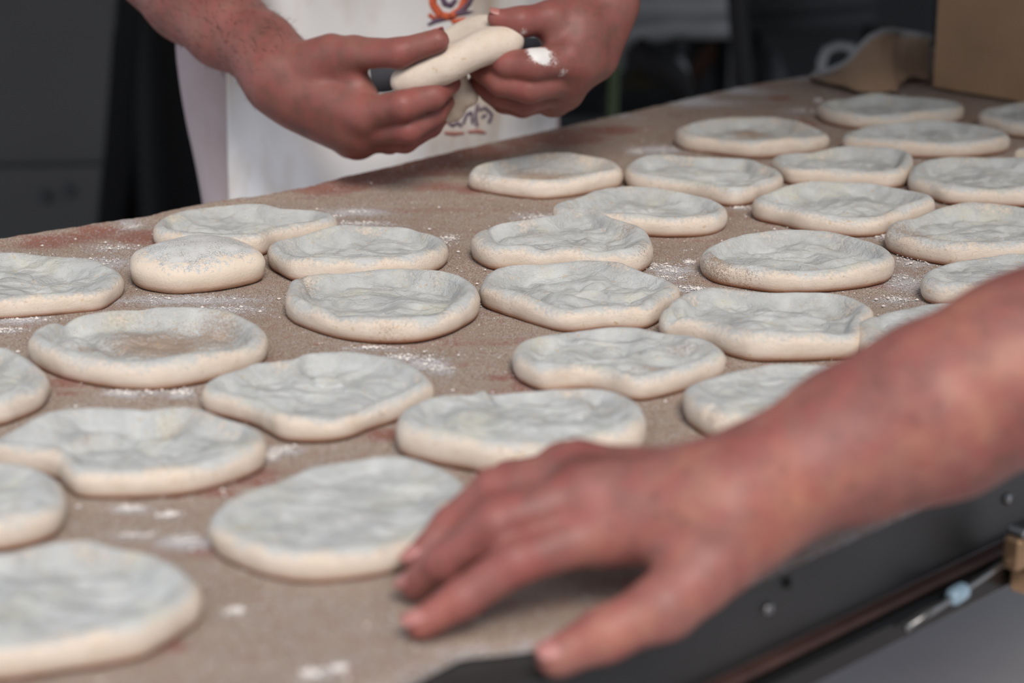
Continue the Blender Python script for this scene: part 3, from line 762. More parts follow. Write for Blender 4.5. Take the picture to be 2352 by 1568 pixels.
D('crimped dough round lying free with small pleats in its front rim',
  [(1607,592),(1619,572),(1653,553),(1710,534),(1806,525),(1902,527),(1978,544),(2028,572),(2053,599),(2053,618),(2036,637),(1978,653),(1883,663),(1787,664),(1730,657),(1653,641),(1619,622)], h=.0195, deep=.5, amp=1.1, seed=28,
  feats=[('g',[(1728,633),(1738,658)],.0015,.002),('g',[(1750,636),(1762,660)],.0015,.0015),('g',[(1768,638),(1782,662)],.0015,.0015),('g',[(1786,640),(1796,662)],.0015,.0015),('g',[(1760,572),(1850,590),(1940,575)],.004,.002)], bran=[(1650,618,46,22,.8),(1710,640,40,12,.45)])
D('small dough piece peeking out above the near forearm at the right edge',
  [(2114,664),(2118,641),(2143,618),(2189,601),(2265,590),(2352,584),(2450,600),(2500,635),(2470,675),(2400,695),(2300,700),(2189,694),(2150,691),(2124,680)], h=.019, deep=.2, amp=.7, seed=29)
D('long dough round with a folded left ear, above the near forearm',
  [(1513,729),(1523,710),(1557,680),(1607,666),(1672,664),(1768,672),(1844,672),(1940,676),(1986,695),(2009,718),(1995,756),(1982,780),(1978,808),(1921,817),(1825,821),(1730,821),(1691,813),(1664,804),(1620,780),(1557,760),(1527,752)], h=.020, deep=.42, amp=1.1, seed=30,
  feats=[('g',[(1552,712),(1560,745),(1578,775)],.0022,.005),('b',1640,690,40,12,.002),('b',1740,780,50,14,.003)], bran=[(1850,815,60,5,.3)])
D('dough piece wedged between the folded-ear round and the near forearm',
  [(1963,771),(1970,748),(2009,725),(2074,710),(2131,697),(2189,692),(2300,702),(2380,740),(2380,790),(2300,825),(2150,842),(2040,838),(1993,827),(1974,806)], h=.020, deep=.15, amp=.8, seed=31,
  feats=[('g',[(2020,735),(2035,760),(2050,790)],.003,.0025)])
D('flat-topped dough round with a torn front lip, half hidden by the near forearm',
  [(1569,909),(1577,886),(1634,859),(1710,844),(1787,831),(1863,833),(1951,848),(2020,875),(2040,915),(2000,960),(1900,990),(1780,1008),(1657,1005),(1622,991),(1596,974),(1575,947)], h=.0195, deep=.14, amp=.8, seed=32,
  feats=[('g',[(1590,968),(1640,955),(1700,945)],.0018,.003),('g',[(1590,920),(1605,940),(1612,955)],.002,.002),('b',1620,975,30,6,.001)], bran=[(1650,985,40,8,.3)])

# ------------------------------------------------------------------ near person (only the right arm is in view)
def A3(v): return v3((v.x, v.y, v.z))
def ZP(x, y, z): return A3(Z(x, y, z))
def UP(x, y, d): return A3(U(x, y, d))
W0 = ZP(1655,1178,.052)
nm = [(ZP(1385,1222,.043), .0135), (ZP(1350,1135,.058), .0135), (ZP(1328,1090,.057), .0128), (ZP(1300,1085,.043), .0118)]
nf = [
  [(nm[0][0], .0135), (ZP(1185,1290,.036), .0108), (ZP(1062,1375,.020), .0094), (ZP(968,1432,.0095), .0078)],
  [(nm[1][0], .0135), (ZP(1140,1200,.050), .0112), (ZP(1020,1290,.028), .0096), (ZP(955,1342,.0115), .0080)],
  [(nm[2][0], .0130), (ZP(1135,1122,.046), .0105), (ZP(1035,1205,.026), .0092), (ZP(962,1283,.012), .0078)],
  [(nm[3][0], .0120), (ZP(1170,1098,.032), .0090), (ZP(1095,1155,.018), .0080), (ZP(1040,1200,.010), .0068)]]
nt_ = [(ZP(1640,1288,.037), .0185), (ZP(1525,1392,.023), .0148), (ZP(1390,1456,.013), .0118), (ZP(1280,1508,.004), .0098)]
narm = [(W0, .0275), (ZP(1780,1105,.062), .0290), (ZP(1960,1020,.075), .0355), (ZP(2150,942,.092), .0405), (ZP(2352,845,.108), .0425), (ZP(2600,735,.13), .0450), (ZP(2790,650,.15), .0440)]
elb = narm[-1][0]
sh2 = v3((.47, .70, TZ+.43))
narm2 = [(elb, .044), (elb*.5+sh2*.5, .050), (sh2, .058)]
tends = [(W0 + v3((-.01, 0, .020)), nm[i][0] + v3((0, 0, .0125)), .0035, .0030, .006) for i in (0, 1, 2)]
NF = hand_field((W0, .0255), nm, nf, nt_, narm, .0145, tends, (nt_[0][0]*.6+nt_[1][0]*.4, nm[0][0]*.5+W0*.5, .011, .012))
allp = [p for p, r in nt_] + [p for c in nf for p, r in c] + [p for p, r in narm]
lo = np.min(allp, 0) - .05; hi = np.max(allp, 0) + .055
P, Q = nets(NF, lo, hi, .0019); P = smooth_mesh(P, Q, 1)
# torso, head, other arm, legs: the same field at a coarser step, outside the frame
B2 = v3((.66, .62, 0))
def man_field(base, sh_r, sh_l, yaw, armr, arml, lean=.0, H=1.0):
    fx = v3((math.sin(yaw), -math.cos(yaw), 0)); sx = v3((math.cos(yaw), math.sin(yaw), 0))     # facing, image-right side
    zz = v3((0, 0, 1))
    hip = base + zz*.93*H; chest = base + zz*1.28*H + fx*lean*.6; neck = (sh_r+sh_l)/2 + zz*.05
    head = neck + zz*.17 + fx*(.03+lean*.2)
    S2 = np.array([1, 1, 1], np.float32)
    Rm = np.stack([sx, fx, zz]).astype(np.float32)
    def f(P):
        L = (P - base)@Rm.T; L = L*v3((1, 1.45, 1))
        def lp(p): return ((p-base)@Rm.T)*v3((1, 1.45, 1))
        d = cone_d(L, lp(hip), lp(chest), .165, .175)/1.2
        d = smin(d, cone_d(L, lp(chest), lp((sh_r+sh_l)/2 - zz*.07), .17, .15)/1.2, .05)
        d = smin(d, cone_d(P, sh_r, sh_l, .062, .062), .06)
        d = smin(d, cone_d(P, neck - zz*.05, head - zz*.06, .062, .055), .03)
        hd = cone_d(P, head + zz*.035 - fx*.01, head - zz*.02 + fx*.01, .088, .075)
        hd = smin(hd, cone_d(P, head - zz*.03 + fx*.035, head - zz*.075 + fx*.055, .052, .030), .03)       # jaw, chin
        hd = smin(hd, cone_d(P, head + fx*.088 + zz*.005, head + fx*.112 - zz*.028, .009, .014), .010)     # nose
        hd = smin(hd, cone_d(P, head + fx*.080 + zz*.020 - sx*.035, head + fx*.080 + zz*.020 + sx*.035, .012, .012), .010)   # brow
        hd = smin(hd, cone_d(P, head + fx*.092 - zz*.055 - sx*.018, head + fx*.092 - zz*.055 + sx*.018, .007, .007), .006)   # lips
        for s in (-1, 1):
            e = head + sx*s*.033 + fx*.082 + zz*.002
            hd = -smin(-hd, cone_d(P, e + fx*.012, e + fx*.010, .012, .012), .008)                          # eye sockets
            hd = smin(hd, cone_d(P, head + sx*s*.080 + zz*.012, head + sx*s*.084 - zz*.028, .016, .010), .006)  # ears
        d = smin(d, hd, .02)
        for sgn in (-1, 1):
            hp = hip + sx*sgn*.085; kn = base + sx*sgn*.10 + zz*.50*H + fx*.02; an = base + sx*sgn*.11 + zz*.09
            d = smin(d, chain_d(P, [(hp, .088), (kn, .058), (an, .043)], .03), .05)
            d = smin(d, cone_d(P, an - zz*.04, an + fx*.14 - zz*.055, .040, .030), .03)
        d = smin(d, chain_d(P, armr, .03), .03); d = smin(d, chain_d(P, arml, .03), .03)
        return d
    return f, dict(hip=hip, chest=chest, neck=neck, head=head, fx=fx, sx=sx, Rm=Rm, base=base)
def coarse_body(f, armd, base, step, cut):
    """the rest of the figure; armd = field of the finely meshed arm, cut away where that mesh already is"""
    lo = base + v3((-.75, -.75, -.02)); hi = base + v3((.75, .75, 1.90))
    return nets(f, lo, hi, step)
sr = sh2; sl = v3((.82, .55, TZ+.50))
l_el = v3((.80, .78, TZ+.20)); l_wr = v3((.70, .98, TZ+.10))
f2, J2 = man_field(B2, sr, sl, math.radians(180+22), narm2, [(sl, .055), (l_el, .042), (l_wr, .028), (l_wr + v3((-.03, .09, -.02)), .030)], lean=.10)
Pb, Qb = coarse_body(f2, None, B2, .010, None)
nP = len(P); P_ = np.concatenate([P, Pb]); Q_ = np.concatenate([Q, Qb+nP])
js = [(p, .022, .9) for c in nf for p, r in c[1:3]] + [(p, .026, .8) for p, r in nm] + [(c[-1][0], .02, .9) for c in nf] + [(nt_[2][0], .02, .5)]
person2 = mesh_np('person', P_, Q_, M['skin_near'], None, joint_mask(P_, js))
tag(person2, 'person whose bare freckled forearm reaches in from the right, fingertips on the board', 'person')
nail(nt_[3][0], nt_[2][0], (-.15, -.45, .9), .0098, person2, .0062, .0080)
nail(nf[0][3][0], nf[0][2][0], (-.5, -.3, .8), .0080, person2)
nail(nf[1][3][0], nf[1][2][0], (-.6, -.2, .8), .0082, person2)
nail(nf[2][3][0], nf[2][2][0], (-.6, -.2, .8), .0080, person2)
def clothing(name, f, mat, parent, lo, hi, step, off, region, fold=.004, fs=9.0, seed=0):
    def g(P): return np.maximum(f(P) - off, region(P))
    P, Q = nets(g, lo, hi, step)
    n = np.array([mn.noise(Vector((float(p[0])*fs*1.6, float(p[1])*fs*1.6, float(p[2])*fs*.5 + seed))) for p in P])
    m_ = bpy.data.meshes.new('t'); m_.from_pydata(P.tolist(), [], Q.tolist()); m_.update()
    nn = np.empty(len(P)*3); m_.vertices.foreach_get('normal', nn); nn = nn.reshape(-1, 3); bpy.data.meshes.remove(m_)
    P = P + nn*(n*fold)[:, None]
    return mesh_np(name, smooth_mesh(P, Q, 2), Q, mat, parent)
def body_region(J, z0, z1, arms, alen):
    """keep z0<z<z1 of the trunk and the first alen of every arm"""
    def r(P):
        t = np.maximum(z0 - P[:, 2], P[:, 2] - z1)
        L = (P - J['base'])@J['Rm'].T
        tr = np.maximum(t, np.abs(L[:, 0]) - .215)
        o = tr
        for (a, b) in arms:
            ba = (b-a); l = float(np.sqrt(ba@ba)); u = ba/l; h = (P-a)@u; q = P - a - h[:, None]*u
            cyl = np.maximum(np.sqrt((q*q).sum(1)) - .10, np.maximum(-h-.08, h - l*alen)); o = np.minimum(o, np.maximum(cyl, P[:, 2]-z1))
        return o
    return r
nk2 = float(J2['neck'][2])
clothing('shirt', f2, M['navy'], person2, B2 + v3((-.6,-.6,.85)), B2 + v3((.6,.6,1.6)), .011, .011, body_region(J2, .88, nk2-.005, [(sr, elb), (sl, l_el)], .55))
clothing('trousers', f2, M['trousers'], person2, B2 + v3((-.4,-.4,.02)), B2 + v3((.4,.4,1.1)), .012, .012, lambda P: np.maximum(.07 - P[:, 2], P[:, 2] - .93))
def shoes(J, parent):
    for sgn in (-1, 1):
        an = J['base'] + J['sx']*sgn*.11; fx = J['fx']
        def g(P, an=an, fx=fx):
            d = cone_d(P, an + v3((0,0,.045)), an + fx*.16 + v3((0,0,.035)), .052, .044); d = smin(d, cone_d(P, an + v3((0,0,.05)), an + v3((0,0,.10)), .05, .052), .02)
            return np.maximum(d, np.maximum(.002 - P[:, 2], P[:, 2] - .115))
        P, Q = nets(g, an + v3((-.3,-.3,-.02)), an + v3((.3,.3,.16)), .008); mesh_np('shoe', P, Q, M['shoe'], parent)
def hair(J, parent, f):
    hd, fx, sx = J['head'], J['fx'], J['sx']
    def g(P):
        d = f(P) - .009
        q = (P - hd); a = q@fx; z = q[:, 2]
        return np.maximum(d, np.maximum(a - .045 - .5*(z-.02), -(z + .035) - .25*np.minimum(a, 0) - .02))
    def gg(P):
        q = P - hd; return np.maximum(g(P), np.sqrt((q*q).sum(1)) - .13)
    P, Q = nets(gg, hd - .16, hd + .16, .007); mesh_np('hair', P, Q, M['hair'], parent)
shoes(J2, person2); hair(J2, person2, f2)
center(person2) if False else None

# ------------------------------------------------------------------ baker behind the board
YAW = math.radians(35)
bc = U(845, 300, 2.09); B1 = v3((bc.x, bc.y, 0))
fx1 = v3((math.sin(YAW), -math.cos(YAW), 0)); sx1 = v3((math.cos(YAW), math.sin(YAW), 0))
# his right hand (left in the picture)
hw = UP(650,178,1.80)
hm = [(UP(838,262,1.762), .0145), (UP(830,300,1.782), .0140), (UP(822,318,1.806), .0130), (UP(806,318,1.828), .0120)]
hf = [
 [(hm[0][0], .0145), (UP(925,243,1.735), .0128), (UP(995,220,1.745), .0112), (UP(1036,192,1.765), .0086)],
 [(hm[1][0], .0135), (UP(935,298,1.750), .0115), (UP(998,262,1.765), .0100), (UP(1030,222,1.785), .0082)],
 [(hm[2][0], .0125), (UP(930,322,1.778), .0108), (UP(990,290,1.790), .0092), (UP(1022,255,1.806), .0078)],
 [(hm[3][0], .0110), (UP(895,328,1.805), .0095), (UP(950,312,1.815), .0085), (UP(985,288,1.825), .0072)]]
ht = [(UP(728,150,1.775), .0175), (UP(812,122,1.757), .0140), (UP(915,122,1.735), .0120), (UP(1004,94,1.728), .0102)]
ha = [(hw, .0270), (UP(600,112,1.815), .0290), (UP(520,62,1.84), .0345), (UP(440,-12,1.87), .0410), (UP(330,-120,1.92), .0450)]
hx = [(UP(760,118,1.765), UP(690,150,1.785), .014, .018, .01), (UP(700,230,1.80), UP(800,290,1.79), .022, .017, .02)]
HF = hand_field((hw, .0265), hm, hf, ht, ha, .0165, hx, (UP(800,160,1.768), UP(830,215,1.768), .012, .013))
def mesh_hand(fn, pts, step=.0022):
    lo = np.min(pts, 0) - .05; hi = np.max(pts, 0) + .05
    P, Q = nets(fn, lo, hi, step); return smooth_mesh(P, Q, 1), Q
p1 = [p for c in (ht, ha, *hf) for p, r in c]
P1, Q1 = mesh_hand(HF, p1)
# his left hand (right in the picture)
gw = UP(1375,-35,1.82)
gm = [(UP(1300,135,1.765), .0150), (UP(1308,178,1.785), .0145), (UP(1295,205,1.806), .0135), (UP(1270,222,1.826), .0120)]
gf = [
 [(gm[0][0], .0150), (UP(1222,150,1.742), .0135), (UP(1165,148,1.748), .0120), (UP(1115,126,1.765), .0095)],
 [(gm[1][0], .0140), (UP(1215,203,1.752), .0125), (UP(1150,190,1.758), .0112), (UP(1100,158,1.772), .0098)],
 [(gm[2][0], .0130), (UP(1205,232,1.780), .0112), (UP(1150,220,1.780), .0100), (UP(1098,190,1.790), .0088)],
 [(gm[3][0], .0115), (UP(1200,246,1.805), .0092), (UP(1155,238,1.805), .0082), (UP(1118,214,1.812), .0072)]]
gt = [(UP(1345,25,1.79), .0180), (UP(1265,42,1.765), .0145), (UP(1195,50,1.752), .0122), (UP(1141,42,1.752), .0082)]
ga = [(gw, .0290), (UP(1400,-110,1.85), .0290), (UP(1450,-220,1.90), .0350), (UP(1520,-350,1.97), .0430), (UP(1570,-440,2.02), .0440)]
gx = [(UP(1400,20,1.80), UP(1370,130,1.80), .022, .018, .02), (UP(1330,60,1.775), UP(1340,140,1.775), .018, .016, .015)]
GF = hand_field((gw, .0270), gm, gf, gt, ga, .0170, gx, (UP(1280,85,1.77), UP(1300,110,1.772), .013, .013))
p2 = [p for c in (gt, ga, *gf) for p, r in c]
P2, Q2 = mesh_hand(GF, p2)
sR = B1 - sx1*.185 + v3((0,0,1.45)); sL = B1 + sx1*.185 + v3((0,0,1.45))
f1, J1 = man_field(B1, sR, sL, YAW, [(ha[-1][0], .045), (ha[-1][0]*.5+sR*.5, .052), (sR, .058)], [(ga[-1][0], .044), (ga[-1][0]*.5+sL*.5, .052), (sL, .058)], lean=.02)
P3, Q3 = nets(f1, B1 + v3((-.6,-.6,-.02)), B1 + v3((.6,.6,1.9)), .010)
PP = np.concatenate([P1, P2, P3]); QQ = np.concatenate([Q1, Q2+len(P1), Q3+len(P1)+len(P2)])
js = [(p, .024, 1.0) for c in hf+gf for p, r in c[1:4]] + [(p, .026, .9) for p, r in hm+gm] + [(ht[2][0], .03, .8), (ht[3][0], .02, .8), (gt[2][0], .03, .6), (gt[3][0], .02, 1)]
fl = [(UP(1240,125,1.735), .017, 1.25), (UP(1262,140,1.745), .014, .75), (UP(1290,160,1.75), .012, .5), (UP(1205,70,1.745), .008, .5), (UP(1000,100,1.74), .006, .3)]
baker = mesh_np('person', PP, QQ, M['skin_far'], None, joint_mask(PP, js, fl))
tag(baker, 'baker in white printed apron behind the board, stretching dough between both hands', 'person')
nail(gt[3][0], gt[2][0], (0, -.3, 1), .0084, baker, .0058, .007)
nail(ht[3][0], ht[2][0], (-.2, .6, .8), .0102, baker, .006, .0075)
def arm_hair(P, Q, arm, parent, n, seed):
    rng = np.random.RandomState(seed); V = []; Fc = []
    pts = np.array([p for p, r in arm]); m_ = bpy.data.meshes.new('t'); m_.from_pydata(P.tolist(), [], Q.tolist()); m_.update()
    nn = np.empty(len(P)*3); m_.vertices.foreach_get('normal', nn); nn = nn.reshape(-1, 3); bpy.data.meshes.remove(m_)
    ax = pts[0]-pts[3]; ax = ax/np.sqrt(ax@ax)
    h = (P-pts[0])@ax; ok = np.where((h < .0))[0]
    for i in rng.choice(ok, n):
        nrm = nn[i]; t = ax - nrm*(ax@nrm) + rng.normal(0, .35, 3); t = t/np.sqrt(t@t); s = np.cross(nrm, t); s = s/max(1e-6, np.sqrt(s@s))
        l = rng.uniform(.005, .011); w_ = .00014; b = P[i] - nrm*.0003; k = len(V)
        V += [b - s*w_, b + s*w_, b + t*l*.5 + nrm*.0016 + s*w_, b + t*l*.5 + nrm*.0016 - s*w_, b + t*l + nrm*.0018]
        Fc += [(k, k+1, k+2, k+3), (k+3, k+2, k+4)]
    o = mesh('arm_hair', V, Fc, M['arm_hair'], parent, False); o['kind'] = 'stuff'
arm_hair(P1, Q1, ha, baker, 2600, 1); arm_hair(P2, Q2, ga, baker, 900, 2)
nk1 = float(J1['neck'][2])
# shirt
clothing('shirt', f1, M['shirt'], baker, B1 + v3((-.5,-.5,.68)), B1 + v3((.5,.5,1.62)), .009, .010, body_region(J1, .70, nk1-.005, [(sR, ha[-1][0]), (sL, ga[-1][0])], .6), .003, 8, 3)
clothing('trousers', f1, M['trousers'], baker, B1 + v3((-.4,-.4,.02)), B1 + v3((.4,.4,1.05)), .012, .010, lambda P: np.maximum(.07 - P[:, 2], P[:, 2] - .76), .005)
shoes(J1, baker); hair(J1, baker, f1)
# apron: sheet wrapped over the trunk, folds hanging from the waist ties
def apron_pt(t, z, out=0.0):
    zr = z
    a = .186; b = .128
    q = math.radians(t)
    fold = .0035*math.sin(q*9 + (1.2-z)*5) + (.006*math.exp(-((t+52-(1.05-z)*60)/5)**2) + .005*math.exp(-((t+36-(1.05-z)*70)/6)**2)) + .006*mn.noise(Vector((q*2.2, z*3, 4))) + .0045*mn.noise(Vector((q*6, z*2.5, 9)))
    fl_ = max(0, .98 - z)
    aa = a + .014 + fold + fl_*.05; bb = b + .020 + fold + fl_*.06
    p = B1 + sx1*(aa*math.sin(q)) + fx1*(bb*math.cos(q)) + v3((0, 0, z))
    n = sx1*math.sin(q)*bb + fx1*math.cos(q)*aa; n = n/np.sqrt(n@n)
    return p + n*out
def apron_edges(z):
    L = -66; R_ = 50
    if z > 1.12: k = min(1, (z-1.12)/.16); L = -66 + 30*k; R_ = 50 - 14*k
    return L, R_
V = []; Fc = []; NT, NZ = 90, 70
for layer in (0, 1):
    for j in range(NZ+1):
        z = .50 + (1.36-.50)*j/NZ; L_, R_ = apron_edges(z)
        for i in range(NT+1):
            V.append(apron_pt(L_ + (R_-L_)*i/NT, z, 0 if layer else .0022))
m_ = (NT+1)*(NZ+1)
for j in range(NZ):
    for i in range(NT):
        a = j*(NT+1)+i; Fc.append((a, a+1, a+NT+2, a+NT+1)); Fc.append((m_+a, m_+a+NT+1, m_+a+NT+2, m_+a+1))
rm = [j*(NT+1) for j in range(NZ+1)] + [NZ*(NT+1)+i for i in range(1, NT+1)] + [j*(NT+1)+NT for j in range(NZ-1, -1, -1)] + list(range(NT-1, 0, -1))
for a, b in zip(rm, rm[1:]+rm[:1]): Fc.append((a, b, b+m_, a+m_))
tag(mesh('apron', V, Fc, M['apron'], baker), 'white apron with an orange and purple print')
# side panel of the apron that turns back towards the hip, past a dark gap
V = []; Fc = []; 
for layer in (0, 1):
    for j in range(21):
        z = .72 + .42*j/20
        for i in range(11):
            V.append(apron_pt(54 + 26*i/10, z, (-.002 if layer else .0015) - .004*abs(i-5)/5))
for j in range(20):
    for i in range(10):
        a = j*11+i; Fc.append((a, a+1, a+12, a+11)); Fc.append((231+a, 231+a+11, 231+a+12, 231+a+1))
rm = [j*11 for j in range(21)] + [220+i for i in range(1, 11)] + [j*11+10 for j in range(19, -1, -1)] + list(range(9, 0, -1))
for a, b in zip(rm, rm[1:]+rm[:1]): Fc.append((a, b, b+231, a+231))
mesh('apron_flap', V, Fc, M['shirt'], baker)
sp_ = []
for t_ in np.linspace(0, 1, 14):
    z = 1.36 + (1.52-1.36)*t_; sp_.append(B1 + sx1*(-.09*(1-.3*t_)) + fx1*(.155*(1-t_**2) + .03) + v3((0,0,z)))
MB().tube([Vector(p) for p in sp_], .008, 8).build('apron_strap', M['apron'], baker, True)
MB().tube([Vector(p + sx1*.18*(1-.3*k/13)) for k, p in enumerate(sp_)], .008, 8).build('apron_strap', M['apron'], baker, True)

# printed marks and two dark patches on the apron: thin pieces lying on the cloth
def ap_hit(px, py):
    """apron parameters (t, z) seen at a pixel"""
    r = ray(px, py); best = (1e9, 0, 0)
    o = np.array([0, 0, TZ+HC]); rd = np.array(r)
    for t in np.arange(-60, 50, 1.0):
        p = apron_pt(t, 1.0); d = (p[:2]@rd[:2])/(rd[:2]@rd[:2]); off = abs(p[0]-rd[0]*d)
        if off < best[0]: best = (off, t, (o+rd*d)[2])
    z = best[2]; best = (1e9, 0, 0)
    for t in np.arange(-60, 50, .25):
        p = apron_pt(t, z); d = (p[:2]@rd[:2])/(rd[:2]@rd[:2]); off = abs(p[0]-rd[0]*d)
        if off < best[0]: best = (off, t, (o+rd*d)[2])
    return best[1], best[2]
def ink(px_list, width, mat, name='apron_mark'):
    """stroke of ink following pixel waypoints; width in pixels, tapered"""
    if not isinstance(width, (list, tuple)): width = [width]*len(px_list)
    P = np.array(px_list, float); k = len(P); u = np.linspace(0, k-1, 8*(k-1)+1)
    X = np.interp(u, range(k), P[:, 0]); Y = np.interp(u, range(k), P[:, 1]); Wd = np.interp(u, range(k), width)
    V = []; Fc = []
    for i in range(len(u)):
        a, b = max(i-1, 0), min(i+1, len(u)-1); d = np.array([X[b]-X[a], Y[b]-Y[a]]); d = d/np.hypot(*d); nrm = np.array([-d[1], d[0]])
        for s in (-1, 1):
            t, z = ap_hit(X[i]+nrm[0]*s*Wd[i]/2, Y[i]+nrm[1]*s*Wd[i]/2)
            V.append(apron_pt(t, z, .0030))
        for s in (-1, 1): V.append(np.array(V[-2]) - fx1*.0006)
    for i in range(len(u)-1):
        a = i*4
        Fc += [(a, a+4, a+5, a+1), (a+2, a+3, a+7, a+6), (a, a+2, a+6, a+4), (a+1, a+5, a+7, a+3)]
    return mesh(name, V, Fc, M[mat], baker, True)
ink([(990,-14),(992,10),(1008,34),(1030,38),(1054,22),(1064,-2),(1060,-22)], [16,17,18,17,17,16,12], 'orange')
ink([(1012,-10),(1018,8),(1032,12),(1044,-2)], [12,12,12,9], 'purple')
ink([(980,56),(1000,46),(1030,38),(1052,28),(1072,8),(1082,-8)], [6,11,12,14,12,8], 'purple')
ink([(1050,30),(1068,28),(1082,26)], [12,9,3], 'purple')
ink([(982,32),(992,40),(1002,38)], [10,8,4], 'orange')
ink([(1034,50),(1050,47),(1066,42)], [9,12,7], 'orange')
for s in ([(1024,278),(1036,288),(1048,280),(1056,290)], [(1060,284),(1068,262),(1078,256),(1082,284)], [(1092,290),(1088,262),(1094,238)], [(1096,252),(1110,246),(1126,262),(1118,282)], [(1102,270),(1112,262)]):
    ink(s, 6, 'purple')
ink([(1018,304),(1040,306),(1062,304)], [7,9,6], 'redprint'); ink([(1072,302),(1092,300),(1112,304)], [6,9,6], 'redprint')

ink([(850,182),(880,178),(925,172)], [60,66,60], 'dark_patch')  # dark patch behind the gap in his right grip
ink([(1190,98),(1218,102),(1245,100)], [34,36,34], 'dark_patch')  # dark patch behind the gap in his left grip

# the piece of dough held between the hands
def held():
    a = UP(916,182,1.752); b = UP(1190,96,1.752)
    d1 = UP(935,190,1.74); mids = [UP(990,168,1.742), UP(1050,135,1.742), UP(1110,110,1.744), UP(1165,92,1.75)]
    roll = [(UP(x_, y_, d_), r_) for x_, y_, d_, r_ in ((930,188,1.752,.0095),(960,180,1.747,.0102),(990,168,1.744,.0102),(1020,154,1.742,.0100),(1050,139,1.742,.0098),(1080,125,1.742,.0100),(1110,112,1.744,.0104),(1140,103,1.748,.0108),(1170,95,1.752,.0108))]
    back = [(UP(x_, y_, d_), .0072) for x_, y_, d_ in ((960,165,1.76),(985,145,1.772),(1010,122,1.782),(1035,100,1.788),(1060,84,1.79),(1085,74,1.79),(1110,69,1.785),(1135,70,1.78),(1160,76,1.772))]
    flap = [(UP(1046,175,1.775), .010), (UP(1048,215,1.790), .011), (UP(1036,250,1.800), .009)]
    def f(P):
        d = chain_d(P, roll, .01); d = smin(d, chain_d(P, back, .01), .012)
        for p, q in zip(roll, back): d = smin(d, cone_d(P, p[0], q[0] + v3((0,0,.001)), .0095, .0085), .010)
        d = smin(d, chain_d(P, flap, .008), .012)
        d = smin(d, cone_d(P, flap[1][0], UP(1080,224,1.79), .012, .0065), .01)
        d = smin(d, cone_d(P, flap[2][0], UP(1020,262,1.80), .011, .007), .01)
        return d + .0004*np.sin(P[:, 0]*120 + P[:, 2]*90)
    pts = [p for p, r in roll+back+flap]; lo = np.min(pts, 0)-.03; hi = np.max(pts, 0)+.03
    P, Q = nets(f, lo, hi, .0018)
    mk = np.zeros((len(P), 3), np.float32); mk[:, 0] = .12
    o = mesh_np('dough_piece', P, Q, M['dough'], None, mk)
    tag(o, 'soft folded piece of dough held up between the baker\'s fingers, its end drooping', 'dough'); center(o)
held()

# ------------------------------------------------------------------ setting
def thing1(o, label, cat, group=None): tag(o, label, cat, group); return center(o)
fl_o = MB().box((0, -3.5, -.05), 40, 28, .10).build('floor', M['concrete']); fl_o['kind'] = 'structure'
wb = MB().box((0, 8.6, 1.6), 12, .1, 3.2).build('wall_back', M['black']); wb['kind'] = 'structure'
op = MB()
for k in range(7): op.box((-18+6*k, -16.2, 2.6+.25*(k % 3)), 5.9, 2.2, 5.2+.5*(k % 3), None, .03)
opo = op.build('row_of_buildings', M['facade']); opo['kind'] = 'structure'
# unseen roof added to shade the baker's side
aw = empty('shade_awning', (0, 4.9, 0)); tag(aw, 'dark awning roof on steel poles over the baker\'s side of the stall', 'awning')
ca = Vector((0, 7.1, .42)).normalized(); MB().box((0, 4.52, 2.27), 7.0, 6.9, .02, (Vector((1,0,0)), ca, Vector((1,0,0)).cross(ca))).build('shade_canopy', M['awning'], aw)
MB().box((1.9, 1.10, 1.90), 2.9, .012, .34, None, .002).build('shade_valance', M['awning'], aw)  # drop added to shade the far right dough rounds
for x_, y_ in ((-3.3, 1.2), (3.3, 1.2), (-3.3, 7.9), (3.3, 7.9)):
    MB().tube([(x_, y_, 0), (x_, y_, 2.0 + .059*y_)], .025, 12).build('pole', M['steel_black'], aw, True)
# grey sheet panels at the left
def slab(name, pts, d0, d1, mat, parent=None):
    """solid slab with the given outline standing between two depths"""
    f = [U(x, y, d0) for x, y in pts]; nrm = Vector((0, .04, 0)) if d1 is None else None
    b = [p + Vector((0, d1, 0)) for p in f]; n = len(f); V = f+b
    Fc = [list(range(n))[::-1], list(range(n, 2*n))] + [[i, (i+1) % n, n+(i+1) % n, n+i] for i in range(n)]
    return mesh(name, V, Fc, M[mat] if isinstance(mat, str) else mat, parent, False)
def upright(name, pts, y, th, mat, parent=None):
    """outline in pixels pushed onto the vertical plane at world y"""
    f = []
    for x, py in pts:
        r = ray(x, py); f.append(Vector((0, 0, TZ+HC)) + r*(y/r.y))
    b = [p + Vector((0, th, 0)) for p in f]; n = len(f)
    Fc = [list(range(n)), list(range(n, 2*n))[::-1]] + [[i, n+i, n+(i+1) % n, (i+1) % n] for i in range(n)]
    return mesh(name, f+b, Fc, M[mat], parent, False)
YL = 3.5
pn = empty('sheet_metal_locker', (-1.1, YL, 0)); tag(pn, 'dull grey sheet metal locker with a horizontal seam at the far left', 'locker')
upright('upper_panel', [(-500,-420),(283,-420),(264,0),(246,250),(236,374),(-500,392)], YL, .03, 'wall_grey', pn)
upright('lower_panel', [(-500,398),(234,379),(222,505),(180,900),(150,1180),(-500,1180)], YL-.012, .03, 'wall_grey', pn)
upright('locker_side', [(283,-420),(290,-420),(240,380),(186,900),(156,1180),(150,1180),(180,900),(234,380)], YL+.002, .30, 'black', pn)
for k, (x_, y_) in enumerate(((105,452),(158,440))):
    p_ = ray(x_, y_); p_ = Vector((0,0,TZ+HC)) + p_*((YL-.012)/p_.y)
    MB().lathe(p_, [(.012,0),(.012,.004),(.006,.006)], 14, (Vector((1,0,0)), Vector((0,0,1)), Vector((0,-1,0)))).build('screw', M['dark'], pn, True)
